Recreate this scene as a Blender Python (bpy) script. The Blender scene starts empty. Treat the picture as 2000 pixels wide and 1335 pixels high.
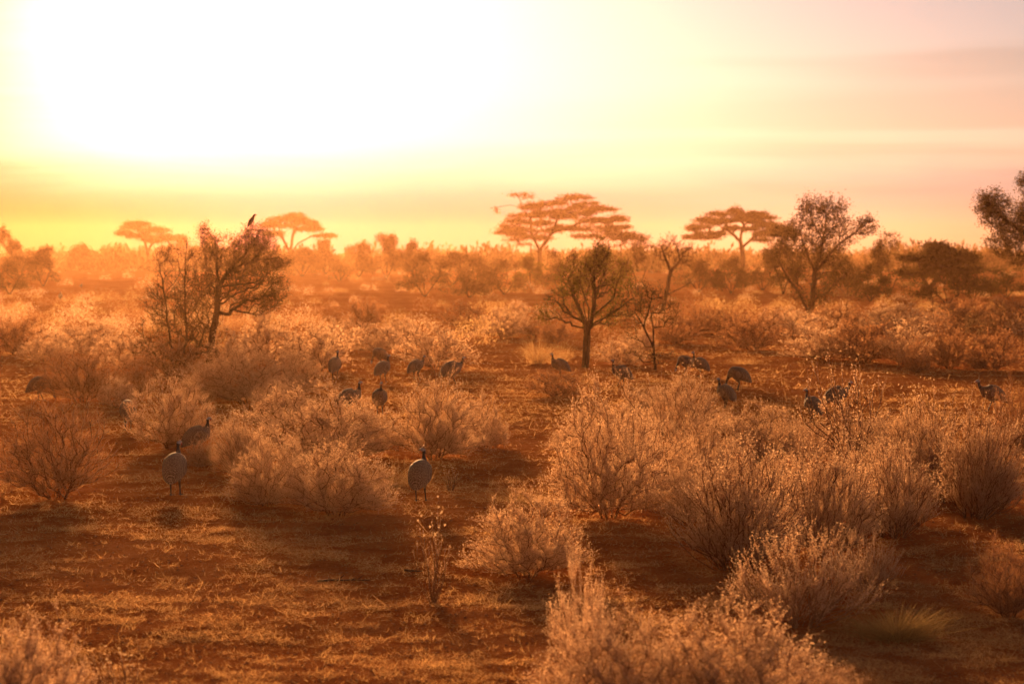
import bpy, math, random
import numpy as np
from mathutils import Vector

S = bpy.context.scene
COL = S.collection
R = math.radians

# ------------------------------------------------------------------ camera, sky, sun, exposure
FPX = 2000 * 70 / 36.0           # focal length in photo pixels
CAMH = 2.55                      # eye height, from the roof hatch of a car
PITCH = math.atan((667.5 - 500) / FPX)
cam_d = bpy.data.cameras.new('camera')
cam = bpy.data.objects.new('camera', cam_d)
COL.objects.link(cam)
cam.location = (0, 0, CAMH)
cam.rotation_euler = (R(90) - PITCH, 0, 0)
cam_d.lens = 70
cam_d.sensor_width = 36
cam_d.clip_end = 6000
cam_d.dof.use_dof = True
cam_d.dof.focus_distance = 21.0
cam_d.dof.aperture_fstop = 2.8
S.camera = cam

SUN_AZ = math.atan((390 - 1000) / FPX)       # left of the view axis (+Y)
SUN_EL = R(8.0)
SUN = Vector((math.sin(SUN_AZ) * math.cos(SUN_EL), math.cos(SUN_AZ) * math.cos(SUN_EL), math.sin(SUN_EL)))

S.view_settings.view_transform = 'Standard'
S.view_settings.look = 'None'
S.view_settings.exposure = 1.75
S.view_settings.gamma = 1
S.cycles.use_denoising = True
S.cycles.use_adaptive_sampling = False
S.cycles.max_bounces = 8
S.cycles.diffuse_bounces = 3
S.cycles.glossy_bounces = 2
S.cycles.transmission_bounces = 4
S.cycles.volume_bounces = 1
S.cycles.transparent_max_bounces = 8
S.cycles.sample_clamp_indirect = 4
S.cycles.caustics_reflective = False
S.cycles.caustics_refractive = False


class NT:
    """small helper to wire shader nodes"""
    def __init__(s, tree):
        s.t = tree
        tree.nodes.clear()

    def n(s, typ, ins=None, **kw):
        nd = s.t.nodes.new(typ)
        for k, v in kw.items():
            setattr(nd, k, v)
        for k, v in (ins or {}).items():
            sock = nd.inputs[k]
            if isinstance(v, bpy.types.NodeSocket):
                s.t.links.new(v, sock)
            else:
                sock.default_value = v
        return nd

    def math(s, op, a, b=0.0, c=0.0, clamp=False):
        return s.n('ShaderNodeMath', {0: a, 1: b, 2: c}, operation=op, use_clamp=clamp).outputs[0]

    def vmath(s, op, a, b=(0, 0, 0)):
        return s.n('ShaderNodeVectorMath', {0: a, 1: b}, operation=op)

    def mix(s, blend, f, a, b):
        nd = s.n('ShaderNodeMix', {0: f, 6: a, 7: b}, data_type='RGBA', blend_type=blend)
        return nd.outputs[2]

    def ramp(s, f, stops, interp='LINEAR'):
        nd = s.n('ShaderNodeValToRGB', {0: f})
        cr = nd.color_ramp
        cr.interpolation = interp
        while len(cr.elements) < len(stops):
            cr.elements.new(0.5)
        for e, (p, c) in zip(cr.elements, stops):
            e.position = p
            e.color = (*c, 1) if len(c) == 3 else c
        return nd.outputs[0]

    def noise(s, vec, scale, detail=2.0, rough=0.5, dist=0.0):
        return s.n('ShaderNodeTexNoise', {'Vector': vec, 'Scale': scale, 'Detail': detail, 'Roughness': rough,
                                          'Distortion': dist}).outputs[0]


def build_world():
    w = bpy.data.worlds.new('World')
    S.world = w
    w.use_nodes = True
    g = NT(w.node_tree)
    d = g.n('ShaderNodeTexCoord').outputs['Generated']
    sky = g.n('ShaderNodeTexSky', sky_type='NISHITA', sun_disc=False, sun_elevation=SUN_EL,
              sun_rotation=SUN_AZ, altitude=1000.0, air_density=1.0, dust_density=1.5, ozone_density=0.6)
    # warm evening air: the low sun's sky, filtered to the colour of the hour
    base = g.mix('MULTIPLY', 1.0, sky.outputs[0], (0.37, 0.318, 0.39, 1))
    # bright veil of thin cloud lit from behind around the sun
    sep = g.n('ShaderNodeSeparateXYZ', {0: d})
    el = g.math('DEGREES', g.math('ARCSINE', sep.outputs[2]))
    az = g.math('DEGREES', g.math('ARCTAN2', sep.outputs[0], sep.outputs[1]))
    da = g.math('SUBTRACT', az, math.degrees(SUN_AZ))
    de = g.math('SUBTRACT', el, math.degrees(SUN_EL))
    r2 = g.math('ADD', g.math('POWER', g.math('DIVIDE', g.math('ABSOLUTE', da), 1.25), 2.0), g.math('POWER', g.math('ABSOLUTE', de), 2.0))
    r = g.math('SQRT', r2)
    core = g.math('EXPONENT', g.math('DIVIDE', r2, -30.0))
    wide = g.math('EXPONENT', g.math('DIVIDE', r, -9.0))
    # streaky clouds: noise stretched along the horizon
    cv = g.n('ShaderNodeCombineXYZ', {0: g.math('MULTIPLY', az, 0.10), 1: g.math('MULTIPLY', el, 0.85), 2: 3.7}).outputs[0]
    cn = g.noise(cv, 1.0, 5.0, 0.55, 0.6)
    cv2 = g.n('ShaderNodeCombineXYZ', {0: g.math('MULTIPLY', az, 0.035), 1: g.math('MULTIPLY', el, 0.6), 2: 9.1}).outputs[0]
    cn2 = g.noise(cv2, 1.0, 3.0, 0.5, 0.3)
    return w, g, d, base, el, az, r, core, wide, cn, cn2


w, g, d, base, el, az, rr_, core, wide, cn, cn2 = build_world()
# a low bank of cloud below about 2.4 degrees, thickening to the right, and wisps above it
right = g.n('ShaderNodeMapRange', {0: az, 1: -4.0, 2: 12.0, 3: 0.0, 4: 1.0}, interpolation_type='SMOOTHSTEP').outputs[0]
bank = g.n('ShaderNodeMapRange', {0: g.math('ADD', el, g.math('MULTIPLY', cn, 1.2)), 1: 4.1, 2: 2.3, 3: 0.0, 4: 1.0}, interpolation_type='SMOOTHSTEP').outputs[0]
lowfade = g.n('ShaderNodeMapRange', {0: el, 1: 0.4, 2: 1.6, 3: 0.35, 4: 1.0}, interpolation_type='SMOOTHSTEP').outputs[0]
wisp = g.n('ShaderNodeMapRange', {0: cn2, 1: 0.5, 2: 0.68, 3: 0.0, 4: 1.0}, interpolation_type='SMOOTHSTEP').outputs[0]
wisp = g.math('MULTIPLY', g.math('MULTIPLY', wisp, right), 0.75)
thick = g.n('ShaderNodeMapRange', {0: el, 1: 2.8, 2: 0.9, 3: 0.45, 4: 1.0}, interpolation_type='SMOOTHSTEP').outputs[0]
cloud = g.math('MULTIPLY', bank, g.math('MAXIMUM', thick, right))
mid_ = g.n('ShaderNodeMapRange', {0: az, 1: -13.0, 2: -5.0, 3: 0.0, 4: 1.0}, interpolation_type='SMOOTHSTEP').outputs[0]
cmul = g.mix('MIX', cloud, (1, 1, 1, 1), g.mix('MIX', right, g.mix('MIX', mid_, (0.08, 0.010, 0.08, 1), (0.14, 0.064, 0.29, 1)), (0.48, 0.56, 0.82, 1)))
cmul = g.mix('MULTIPLY', 1.0, cmul, g.mix('MIX', wisp, (1, 1, 1, 1), (0.80, 0.77, 0.75, 1)))
veil = g.math('MULTIPLY_ADD', bank, -0.72, 1.0)          # the bank hides most of the bright veil
glow = g.mix('MIX', 1.0, (0, 0, 0, 1), g.n('ShaderNodeCombineColor', {
    0: g.math('ADD', g.math('MULTIPLY', core, 3.6), g.math('MULTIPLY', wide, 0.75)),
    1: g.math('ADD', g.math('MULTIPLY', core, 2.65), g.math('MULTIPLY', wide, 0.58)),
    2: g.math('ADD', g.math('MULTIPLY', core, 3.3), g.math('MULTIPLY', wide, 0.95))}).outputs[0])
glow = g.mix('MULTIPLY', 1.0, glow, g.n('ShaderNodeCombineColor', {0: veil, 1: veil, 2: veil}).outputs[0])
tot = g.mix('MULTIPLY', 1.0, g.mix('ADD', 1.0, base, glow), cmul)
low = g.n('ShaderNodeMapRange', {0: el, 1: 5.5, 2: 1.8, 3: 0.0, 4: 1.0}, interpolation_type='SMOOTHSTEP').outputs[0]
tot = g.mix('MULTIPLY', 1.0, tot, g.mix('MIX', low, (1, 1, 1, 1), g.mix('MIX', right, (0.85, 0.60, 0.80, 1), (0.92, 0.90, 1.0, 1))))
edge = g.n('ShaderNodeMapRange', {0: g.math('ADD', az, g.math('MULTIPLY', cn, 2.0)), 1: -9.5, 2: -17.0, 3: 0.0, 4: 1.0}, interpolation_type='SMOOTHSTEP').outputs[0]
tot = g.mix('MULTIPLY', 1.0, tot, g.mix('MIX', edge, (1, 1, 1, 1), (0.48, 0.33, 0.2, 1)))
# unseen upper and off-sun sky, tinted warm and brightened as added fill light
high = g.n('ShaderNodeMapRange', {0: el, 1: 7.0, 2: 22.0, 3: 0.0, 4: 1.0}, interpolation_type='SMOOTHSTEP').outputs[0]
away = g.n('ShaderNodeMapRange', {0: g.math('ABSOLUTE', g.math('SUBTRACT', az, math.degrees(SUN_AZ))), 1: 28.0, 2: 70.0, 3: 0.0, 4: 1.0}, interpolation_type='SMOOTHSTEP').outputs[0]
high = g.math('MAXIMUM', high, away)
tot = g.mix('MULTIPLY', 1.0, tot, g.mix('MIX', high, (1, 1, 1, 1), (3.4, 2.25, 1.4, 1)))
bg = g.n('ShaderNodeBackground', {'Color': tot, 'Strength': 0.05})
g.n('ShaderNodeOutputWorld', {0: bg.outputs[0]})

sun_d = bpy.data.lights.new('sun', 'SUN')
sun_d.energy = 5.0
sun_d.color = (1.0, 0.50, 0.19)
sun_d.angle = R(6.0)
sun = bpy.data.objects.new('sun', sun_d)
COL.objects.link(sun)
sun.rotation_euler = SUN.to_track_quat('Z', 'Y').to_euler()
#---PART2
# ------------------------------------------------------------------ helpers
def ray(px, py):
    cx, cz = (px - 1000) / FPX, (667.5 - py) / FPX
    c, s_ = math.cos(PITCH), math.sin(PITCH)
    return np.array([cx, c + cz * s_, cz * c - s_])


def at(px, py):
    """the point of the flat plain seen at a place in the photograph"""
    d = ray(px, py)
    t = -CAMH / d[2]
    return np.array([d[0] * t, d[1] * t, 0.0])


def at_dist(px, py, Y):
    d = ray(px, py)
    return np.array([0, 0, CAMH]) + d * (Y / d[1])


def vnoise(x, y, seed=0):
    """smooth value noise on the plane, -1..1"""
    xi, yi = np.floor(x).astype(np.int64), np.floor(y).astype(np.int64)
    xf, yf = x - xi, y - yi
    u, v = xf * xf * (3 - 2 * xf), yf * yf * (3 - 2 * yf)

    def h(a, b):
        n = (a * 374761393 + b * 668265263 + seed * 1442695041) & 0xffffffff
        n = ((n ^ (n >> 13)) * 1274126177) & 0xffffffff
        return ((n ^ (n >> 16)) & 0xffff) / 32767.5 - 1
    return (h(xi, yi) * (1 - u) + h(xi + 1, yi) * u) * (1 - v) + (h(xi, yi + 1) * (1 - u) + h(xi + 1, yi + 1) * u) * v


def gh(x, y):
    x, y = np.asarray(x, float), np.asarray(y, float)
    z = 0.05 * vnoise(x / 5.0, y / 5.0, 1) + 0.022 * vnoise(x / 1.3, y / 1.3, 2) + 0.012 * vnoise(x / 0.45, y / 0.45, 3)
    return z


def gz(p):
    return float(gh(p[0], p[1]))


def make_mesh(name, V, faces, mats=None, smooth=False, fm=None):
    """faces: list of (M,k) integer arrays"""
    me = bpy.data.meshes.new(name)
    V = np.ascontiguousarray(V, dtype=np.float32)
    faces = [np.asarray(f) for f in faces if len(f)]
    me.vertices.add(len(V))
    me.vertices.foreach_set('co', V.ravel())
    idx = np.concatenate([f.ravel() for f in faces]).astype(np.int32)
    tot = np.concatenate([np.full(len(f), f.shape[1]) for f in faces]).astype(np.int32)
    st = np.concatenate([[0], np.cumsum(tot)[:-1]]).astype(np.int32)
    me.loops.add(len(idx))
    me.loops.foreach_set('vertex_index', idx)
    me.polygons.add(len(tot))
    me.polygons.foreach_set('loop_start', st)
    if fm is not None:
        me.polygons.foreach_set('material_index', np.asarray(fm, np.int32))
    if smooth:
        me.polygons.foreach_set('use_smooth', np.ones(len(tot), bool))
    for m in (mats or []):
        me.materials.append(m)
    me.update(calc_edges=True)
    return me


class Geo:
    """collects vertices and faces, then becomes one mesh"""
    def __init__(s):
        s.V, s.T, s.Q, s.n, s.tm, s.qm = [], [], [], 0, [], []

    def add(s, V, tris=None, quads=None, m=0):
        V = np.asarray(V, float).reshape(-1, 3)
        if tris is not None and len(tris):
            s.T.append(np.asarray(tris) + s.n)
            s.tm.append(np.full(len(tris), m))
        if quads is not None and len(quads):
            s.Q.append(np.asarray(quads) + s.n)
            s.qm.append(np.full(len(quads), m))
        s.V.append(V)
        s.n += len(V)

    def mesh(s, name, mats, smooth=False):
        f, fm = [], []
        if s.T:
            f.append(np.concatenate(s.T)); fm.append(np.concatenate(s.tm))
        if s.Q:
            f.append(np.concatenate(s.Q)); fm.append(np.concatenate(s.qm))
        return make_mesh(name, np.concatenate(s.V), f, mats, smooth, np.concatenate(fm))


def frames(D):
    D = D / np.maximum(np.linalg.norm(D, axis=1, keepdims=True), 1e-9)
    ref = np.where(np.abs(D[:, 2:3]) > 0.9, np.array([[1.0, 0, 0]]), np.array([[0, 0, 1.0]]))
    U = np.cross(ref, D)
    U /= np.linalg.norm(U, axis=1, keepdims=True)
    return U, np.cross(D, U)


def tubes(geo, P0, P1, r0, r1, K=4, m=0):
    """separate tapered prisms for many segments at once"""
    M = len(P0)
    if not M:
        return
    U, W = frames(P1 - P0)
    a = np.arange(K) * 2 * np.pi / K
    ring = U[:, None, :] * np.cos(a)[None, :, None] + W[:, None, :] * np.sin(a)[None, :, None]
    A = P0[:, None, :] + ring * np.asarray(r0)[:, None, None]
    B = P1[:, None, :] + ring * np.asarray(r1)[:, None, None]
    V = np.concatenate([A, B], 1).reshape(-1, 3)
    b = (np.arange(M) * 2 * K)[:, None]
    k = np.arange(K)[None, :]
    q = np.stack([b + k, b + (k + 1) % K, b + K + (k + 1) % K, b + K + k], -1).reshape(-1, 4)
    geo.add(V, quads=q, m=m)


def twigs(geo, P, D, L, r, m=0):
    """thin three-sided spikes"""
    M = len(P)
    U, W = frames(D)
    a = np.arange(3) * 2 * np.pi / 3
    ring = U[:, None, :] * np.cos(a)[None, :, None] + W[:, None, :] * np.sin(a)[None, :, None]
    A = P[:, None, :] + ring * np.asarray(r)[:, None, None]
    tip = (P + D * np.asarray(L)[:, None])[:, None, :]
    V = np.concatenate([A, tip], 1).reshape(-1, 3)
    b = (np.arange(M) * 4)[:, None]
    k = np.arange(3)[None, :]
    t = np.stack([b + k, b + (k + 1) % 3, b + 3 + 0 * k], -1).reshape(-1, 3)
    geo.add(V, tris=t, m=m)


def leaves(geo, P, D, length, width, rng, m=0):
    """a folded diamond for each leaf"""
    M = len(P)
    D = D / np.maximum(np.linalg.norm(D, axis=1, keepdims=True), 1e-9)
    X = rng.normal(size=(M, 3))
    X -= (X * D).sum(1, keepdims=True) * D
    X /= np.maximum(np.linalg.norm(X, axis=1, keepdims=True), 1e-9)
    l, w = np.asarray(length)[:, None], np.asarray(width)[:, None]
    V = np.stack([P, P + D * l * 0.5 + X * w * 0.5, P + D * l, P + D * l * 0.5 - X * w * 0.5], 1).reshape(-1, 3)
    geo.add(V, quads=(np.arange(M) * 4)[:, None] + np.arange(4)[None, :], m=m)


def unit(v):
    v = np.asarray(v, float)
    return v / np.maximum(np.linalg.norm(v, axis=-1, keepdims=True), 1e-9)


def grow(targets, chains, k, step, rng, wob=0.12, tip_r=0.004, power=2.3, rmax=None, up=0.0):
    """branching skeleton: each target point is joined to the nearest limb, long detours costing k of their length"""
    P, par, pl = [], [], []
    for ch in chains:
        for i, p in enumerate(ch):
            p = np.asarray(p, float)
            if i == 0:
                if P and np.linalg.norm(np.array(P) - p, axis=1).min() < 1e-6:
                    prev = int(np.linalg.norm(np.array(P) - p, axis=1).argmin())
                    continue
                prev = -1
                if P and p[2] > 0.25:      # a limb that starts beside the trunk grows out of it
                    prev = int(np.linalg.norm(np.array(P) - p, axis=1).argmin())
                P.append(p); par.append(prev); pl.append(0.0 if prev < 0 else pl[prev] + np.linalg.norm(p - P[prev]))
            else:
                P.append(p); par.append(prev); pl.append(pl[prev] + np.linalg.norm(p - P[prev]))
            prev = len(P) - 1
    n0 = len(P)
    cap = n0 + 60000
    A = np.zeros((cap, 3)); A[:n0] = P
    PL = np.zeros(cap); PL[:n0] = pl
    par = list(par)
    n = n0
    root = A[0]
    order = np.argsort(np.linalg.norm(targets - root, axis=1))
    tips = []
    for ti in order:
        t = targets[ti]
        d = np.linalg.norm(A[:n] - t, axis=1)
        cost = d + k * PL[:n] + up * np.maximum(0, A[:n, 2] - t[2])
        j = int(cost.argmin())
        L = d[j]
        ns = max(1, int(math.ceil(L / step)))
        if n + ns >= cap:
            break
        v = t - A[j]
        off = rng.normal(size=3) * wob * L
        off2 = rng.normal(size=(ns + 1, 3)) * wob * 0.35 * step
        prev = j
        for s_ in range(1, ns + 1):
            f = s_ / ns
            p = A[j] + v * f + off * (math.sin(f * math.pi)) * 0.8 + (off2[s_] if s_ < ns else 0)
            A[n] = p
            PL[n] = PL[prev] + np.linalg.norm(p - A[prev])
            par.append(prev)
            prev = n
            n += 1
        tips.append(prev)
    A = A[:n]
    par = np.array(par)
    acc = np.zeros(n)
    has = np.zeros(n, bool)
    has[par[par >= 0]] = True
    acc[~has] = 1.0
    for i in range(n - 1, -1, -1):
        if par[i] >= 0:
            acc[par[i]] += acc[i]
    r = tip_r * np.power(np.maximum(acc, 1), 1.0 / power)
    if rmax:
        s_ = rmax / r.max()
        r = np.where(r > tip_r * 1.5, tip_r * 1.5 + (r - tip_r * 1.5) * max(0.05, (rmax - tip_r * 1.5) / max(1e-6, r.max() - tip_r * 1.5)), r)
    return A, par, r, np.array(tips)


def limb_mesh(geo, A, par, r, m=0, thick=0.02):
    i = np.where(par >= 0)[0]
    p = par[i]
    big = r[i] > thick
    rp = np.minimum(r[p], r[i] * 1.35)
    D = unit(A[i] - A[p])
    P0 = A[p] - D * (r[i] * 0.35)[:, None]
    for sel, K in ((big, 8), (~big, 4)):
        s_ = np.where(sel)[0]
        tubes(geo, P0[s_], A[i][s_], rp[s_], r[i][s_], K, m)


def link(name, data, parent=None):
    o = bpy.data.objects.new(name, data)
    COL.objects.link(o)
    if parent:
        o.parent = parent
    return o


def tag(o, label=None, cat=None, group=None, kind=None):
    for k_, v in (('label', label), ('category', cat), ('group', group), ('kind', kind)):
        if v:
            o[k_] = v
    return o


def root_at(name, p, label, cat, group=None, rz=0.0):
    o = link(name, None)
    o.empty_display_size = 0.2
    o.location = (float(p[0]), float(p[1]), float(p[2]))
    o.rotation_euler = (0, 0, rz)
    return tag(o, label, cat, group)


# ------------------------------------------------------------------ materials
def mat(name):
    m = bpy.data.materials.new(name)
    m.use_nodes = True
    return m, NT(m.node_tree)


def leaf_mat(name, c1, c2, trans=0.5, scale=6.0, tcol=None, rough=0.6):
    m, g = mat(name)
    pos = g.n('ShaderNodeNewGeometry').outputs['Position']
    f = g.noise(pos, scale, 3.0, 0.6)
    rnd = g.n('ShaderNodeNewGeometry').outputs['Random Per Island']
    f2 = g.math('ADD', g.math('MULTIPLY', f, 0.6), g.math('MULTIPLY', rnd, 0.45))
    col = g.ramp(f2, [(0.25, c1), (0.75, c2)])
    d = g.n('ShaderNodeBsdfDiffuse', {0: col, 1: 0.5})
    t = g.n('ShaderNodeBsdfTranslucent', {0: g.mix('MULTIPLY', 1.0, col, (*(tcol or (1.0, 0.93, 0.8)), 1))})
    mx = g.n('ShaderNodeMixShader', {0: trans, 1: d.outputs[0], 2: t.outputs[0]})
    g.n('ShaderNodeOutputMaterial', {0: mx.outputs[0]})
    return m


def bark_mat(name, c1, c2, scale=9.0, rough=0.85):
    m, g = mat(name)
    pos = g.n('ShaderNodeNewGeometry').outputs['Position']
    st = g.vmath('MULTIPLY', pos, (1, 1, 0.35)).outputs[0]
    f = g.noise(st, scale, 5.0, 0.65, 0.4)
    col = g.ramp(f, [(0.3, c1), (0.7, c2)])
    b = g.n('ShaderNodeBump', {'Strength': 0.5, 'Distance': 0.03, 'Height': g.noise(st, scale * 4, 4.0)})
    p = g.n('ShaderNodeBsdfPrincipled', {'Base Color': col, 'Roughness': rough, 'Normal': b.outputs[0], 'Specular IOR Level': 0.12})
    g.n('ShaderNodeOutputMaterial', {0: p.outputs[0]})
    return m


M = {}
M['straw'] = leaf_mat('dry_leaf', (0.46, 0.28, 0.175), (0.80, 0.60, 0.43), 0.55)
M['straw2'] = leaf_mat('dry_leaf_grey', (0.46, 0.29, 0.19), (0.78, 0.59, 0.44), 0.5)
M['dark_leaf'] = leaf_mat('brown_leaf', (0.2, 0.09, 0.045), (0.52, 0.29, 0.16), 0.5)
M['grass'] = leaf_mat('grass_blade', (0.34, 0.2, 0.085), (0.66, 0.47, 0.25), 0.5)
M['greengrass'] = leaf_mat('green_grass_blade', (0.30, 0.21, 0.085), (0.50, 0.36, 0.16), 0.5)
M['green'] = leaf_mat('green_leaf', (0.075, 0.058, 0.02), (0.19, 0.145, 0.055), 0.45, 3.0, (1.0, 1.0, 0.5))
M['acacia'] = leaf_mat('acacia_leaf', (0.055, 0.042, 0.018), (0.14, 0.10, 0.042), 0.35, 0.6)
M['thorn'] = leaf_mat('thorn_leaf', (0.05, 0.035, 0.017), (0.13, 0.085, 0.035), 0.4, 2.0)
M['bush'] = leaf_mat('bush_leaf', (0.075, 0.046, 0.02), (0.22, 0.13, 0.06), 0.45, 1.2)
M['stem'] = bark_mat('twig_bark', (0.10, 0.045, 0.024), (0.26, 0.13, 0.07), 14)
M['twig'] = leaf_mat('dry_twig', (0.36, 0.2, 0.12), (0.7, 0.49, 0.33), 0.4)
M['palestem'] = bark_mat('pale_twig_bark', (0.2, 0.11, 0.065), (0.42, 0.26, 0.15), 14)
M['bark'] = bark_mat('bark', (0.035, 0.02, 0.012), (0.11, 0.06, 0.035), 7)
M['seed'] = leaf_mat('seed_fluff', (0.65, 0.48, 0.3), (0.85, 0.7, 0.5), 0.6, 20, (1, 0.95, 0.85))
M['straw_litter'] = leaf_mat('straw_litter', (0.42, 0.22, 0.09), (0.86, 0.60, 0.30), 0.4, 1.7)


# ------------------------------------------------------------------ ground
def soil_material():
    m, g = mat('red_soil')
    pos = g.n('ShaderNodeNewGeometry').outputs['Position']
    big = g.noise(pos, 0.35, 4.0, 0.6, 0.5)
    mid = g.noise(pos, 2.2, 5.0, 0.65)
    fine = g.noise(pos, 28.0, 5.0, 0.7)
    crumb = g.noise(pos, 90.0, 3.0, 0.7)
    f = g.math('ADD', g.math('MULTIPLY', big, 0.35), g.math('ADD', g.math('MULTIPLY', mid, 0.35), g.math('MULTIPLY', fine, 0.3)))
    col = g.ramp(f, [(0.36, (0.22, 0.06, 0.019)), (0.5, (0.44, 0.145, 0.046)), (0.62, (0.58, 0.235, 0.09))])
    # chaff and broken straw trodden into the soil
    vor = g.n('ShaderNodeTexVoronoi', {'Vector': pos, 'Scale': 42.0, 'Randomness': 1.0}, feature='F1')
    chaff = g.n('ShaderNodeMapRange', {0: vor.outputs['Distance'], 1: 0.16, 2: 0.08, 3: 0, 4: 1}).outputs[0]
    patch = g.n('ShaderNodeMapRange', {0: mid, 1: 0.48, 2: 0.62, 3: 0.05, 4: 0.9}).outputs[0]
    col = g.mix('MIX', g.math('MULTIPLY', chaff, patch), col, (0.55, 0.31, 0.13, 1))
    hgt = g.math('ADD', g.math('MULTIPLY', fine, 1.0), g.math('ADD', g.math('MULTIPLY', crumb, 0.35), g.math('MULTIPLY', mid, 1.5)))
    b = g.n('ShaderNodeBump', {'Strength': 1.0, 'Distance': 0.05, 'Height': hgt})
    p = g.n('ShaderNodeBsdfDiffuse', {'Color': col, 'Roughness': 0.6, 'Normal': b.outputs[0]})
    g.n('ShaderNodeOutputMaterial', {0: p.outputs[0]})
    return m


def build_ground():
    rad = np.concatenate([[1.0, 3.0], 6.0 * np.exp(np.linspace(0, math.log(950 / 6.0), 560))])
    front = np.linspace(-20, 20, 330)
    rest = np.linspace(20, 340, 70)[1:-1]
    ang = np.radians(np.concatenate([front, rest]))
    A, B = len(ang), len(rad)
    aa, rr = np.meshgrid(ang, rad)
    x, y = rr * np.sin(aa), rr * np.cos(aa)
    z = gh(x, y)
    V = np.concatenate([np.stack([x, y, z], -1).reshape(-1, 3), [[0, 0, 0]]])
    i = np.arange(B - 1)[:, None] * A
    j = np.arange(A)[None, :]
    q = np.stack([i + j, i + (j + 1) % A, i + A + (j + 1) % A, i + A + j], -1)[:, :, ::-1].reshape(-1, 4)
    jj = np.arange(A)
    t = np.stack([np.full(A, A * B), (jj + 1) % A, jj], -1)
    o = link('ground', make_mesh('ground', V, [q, t], [soil_material()], True))
    tag(o, kind='structure')


build_ground()


# ------------------------------------------------------------------ shrubs
def dome_points(n, rng, flat=1.0, shell=0.55, hmin=0.12, spread=1.0):
    """points in a dome of radius 0.5 and height 1, denser towards its surface, with lumps"""
    out = []
    lob = [(rng.uniform(0, 2 * np.pi), rng.uniform(0.75, 1.12)) for _ in range(7)]
    while len(out) < n:
        d = rng.normal(size=3)
        d /= np.linalg.norm(d)
        d[2] = abs(d[2])
        az = math.atan2(d[1], d[0])
        lump = sum(w_ * max(0, math.cos(az - a)) ** 4 for a, w_ in lob) / max(1e-6, sum(max(0, math.cos(az - a)) ** 4 for a, _ in lob))
        f = rng.uniform(shell, 1.0) if rng.random() < 0.75 else rng.uniform(0.25, shell)
        p = np.array([d[0] * 0.5 * f * lump * spread, d[1] * 0.5 * f * lump * spread, (hmin + d[2] * (1 - hmin) * lump * rng.uniform(0.85, 1.08)) * f])
        out.append(p)
    return np.array(out)


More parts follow.
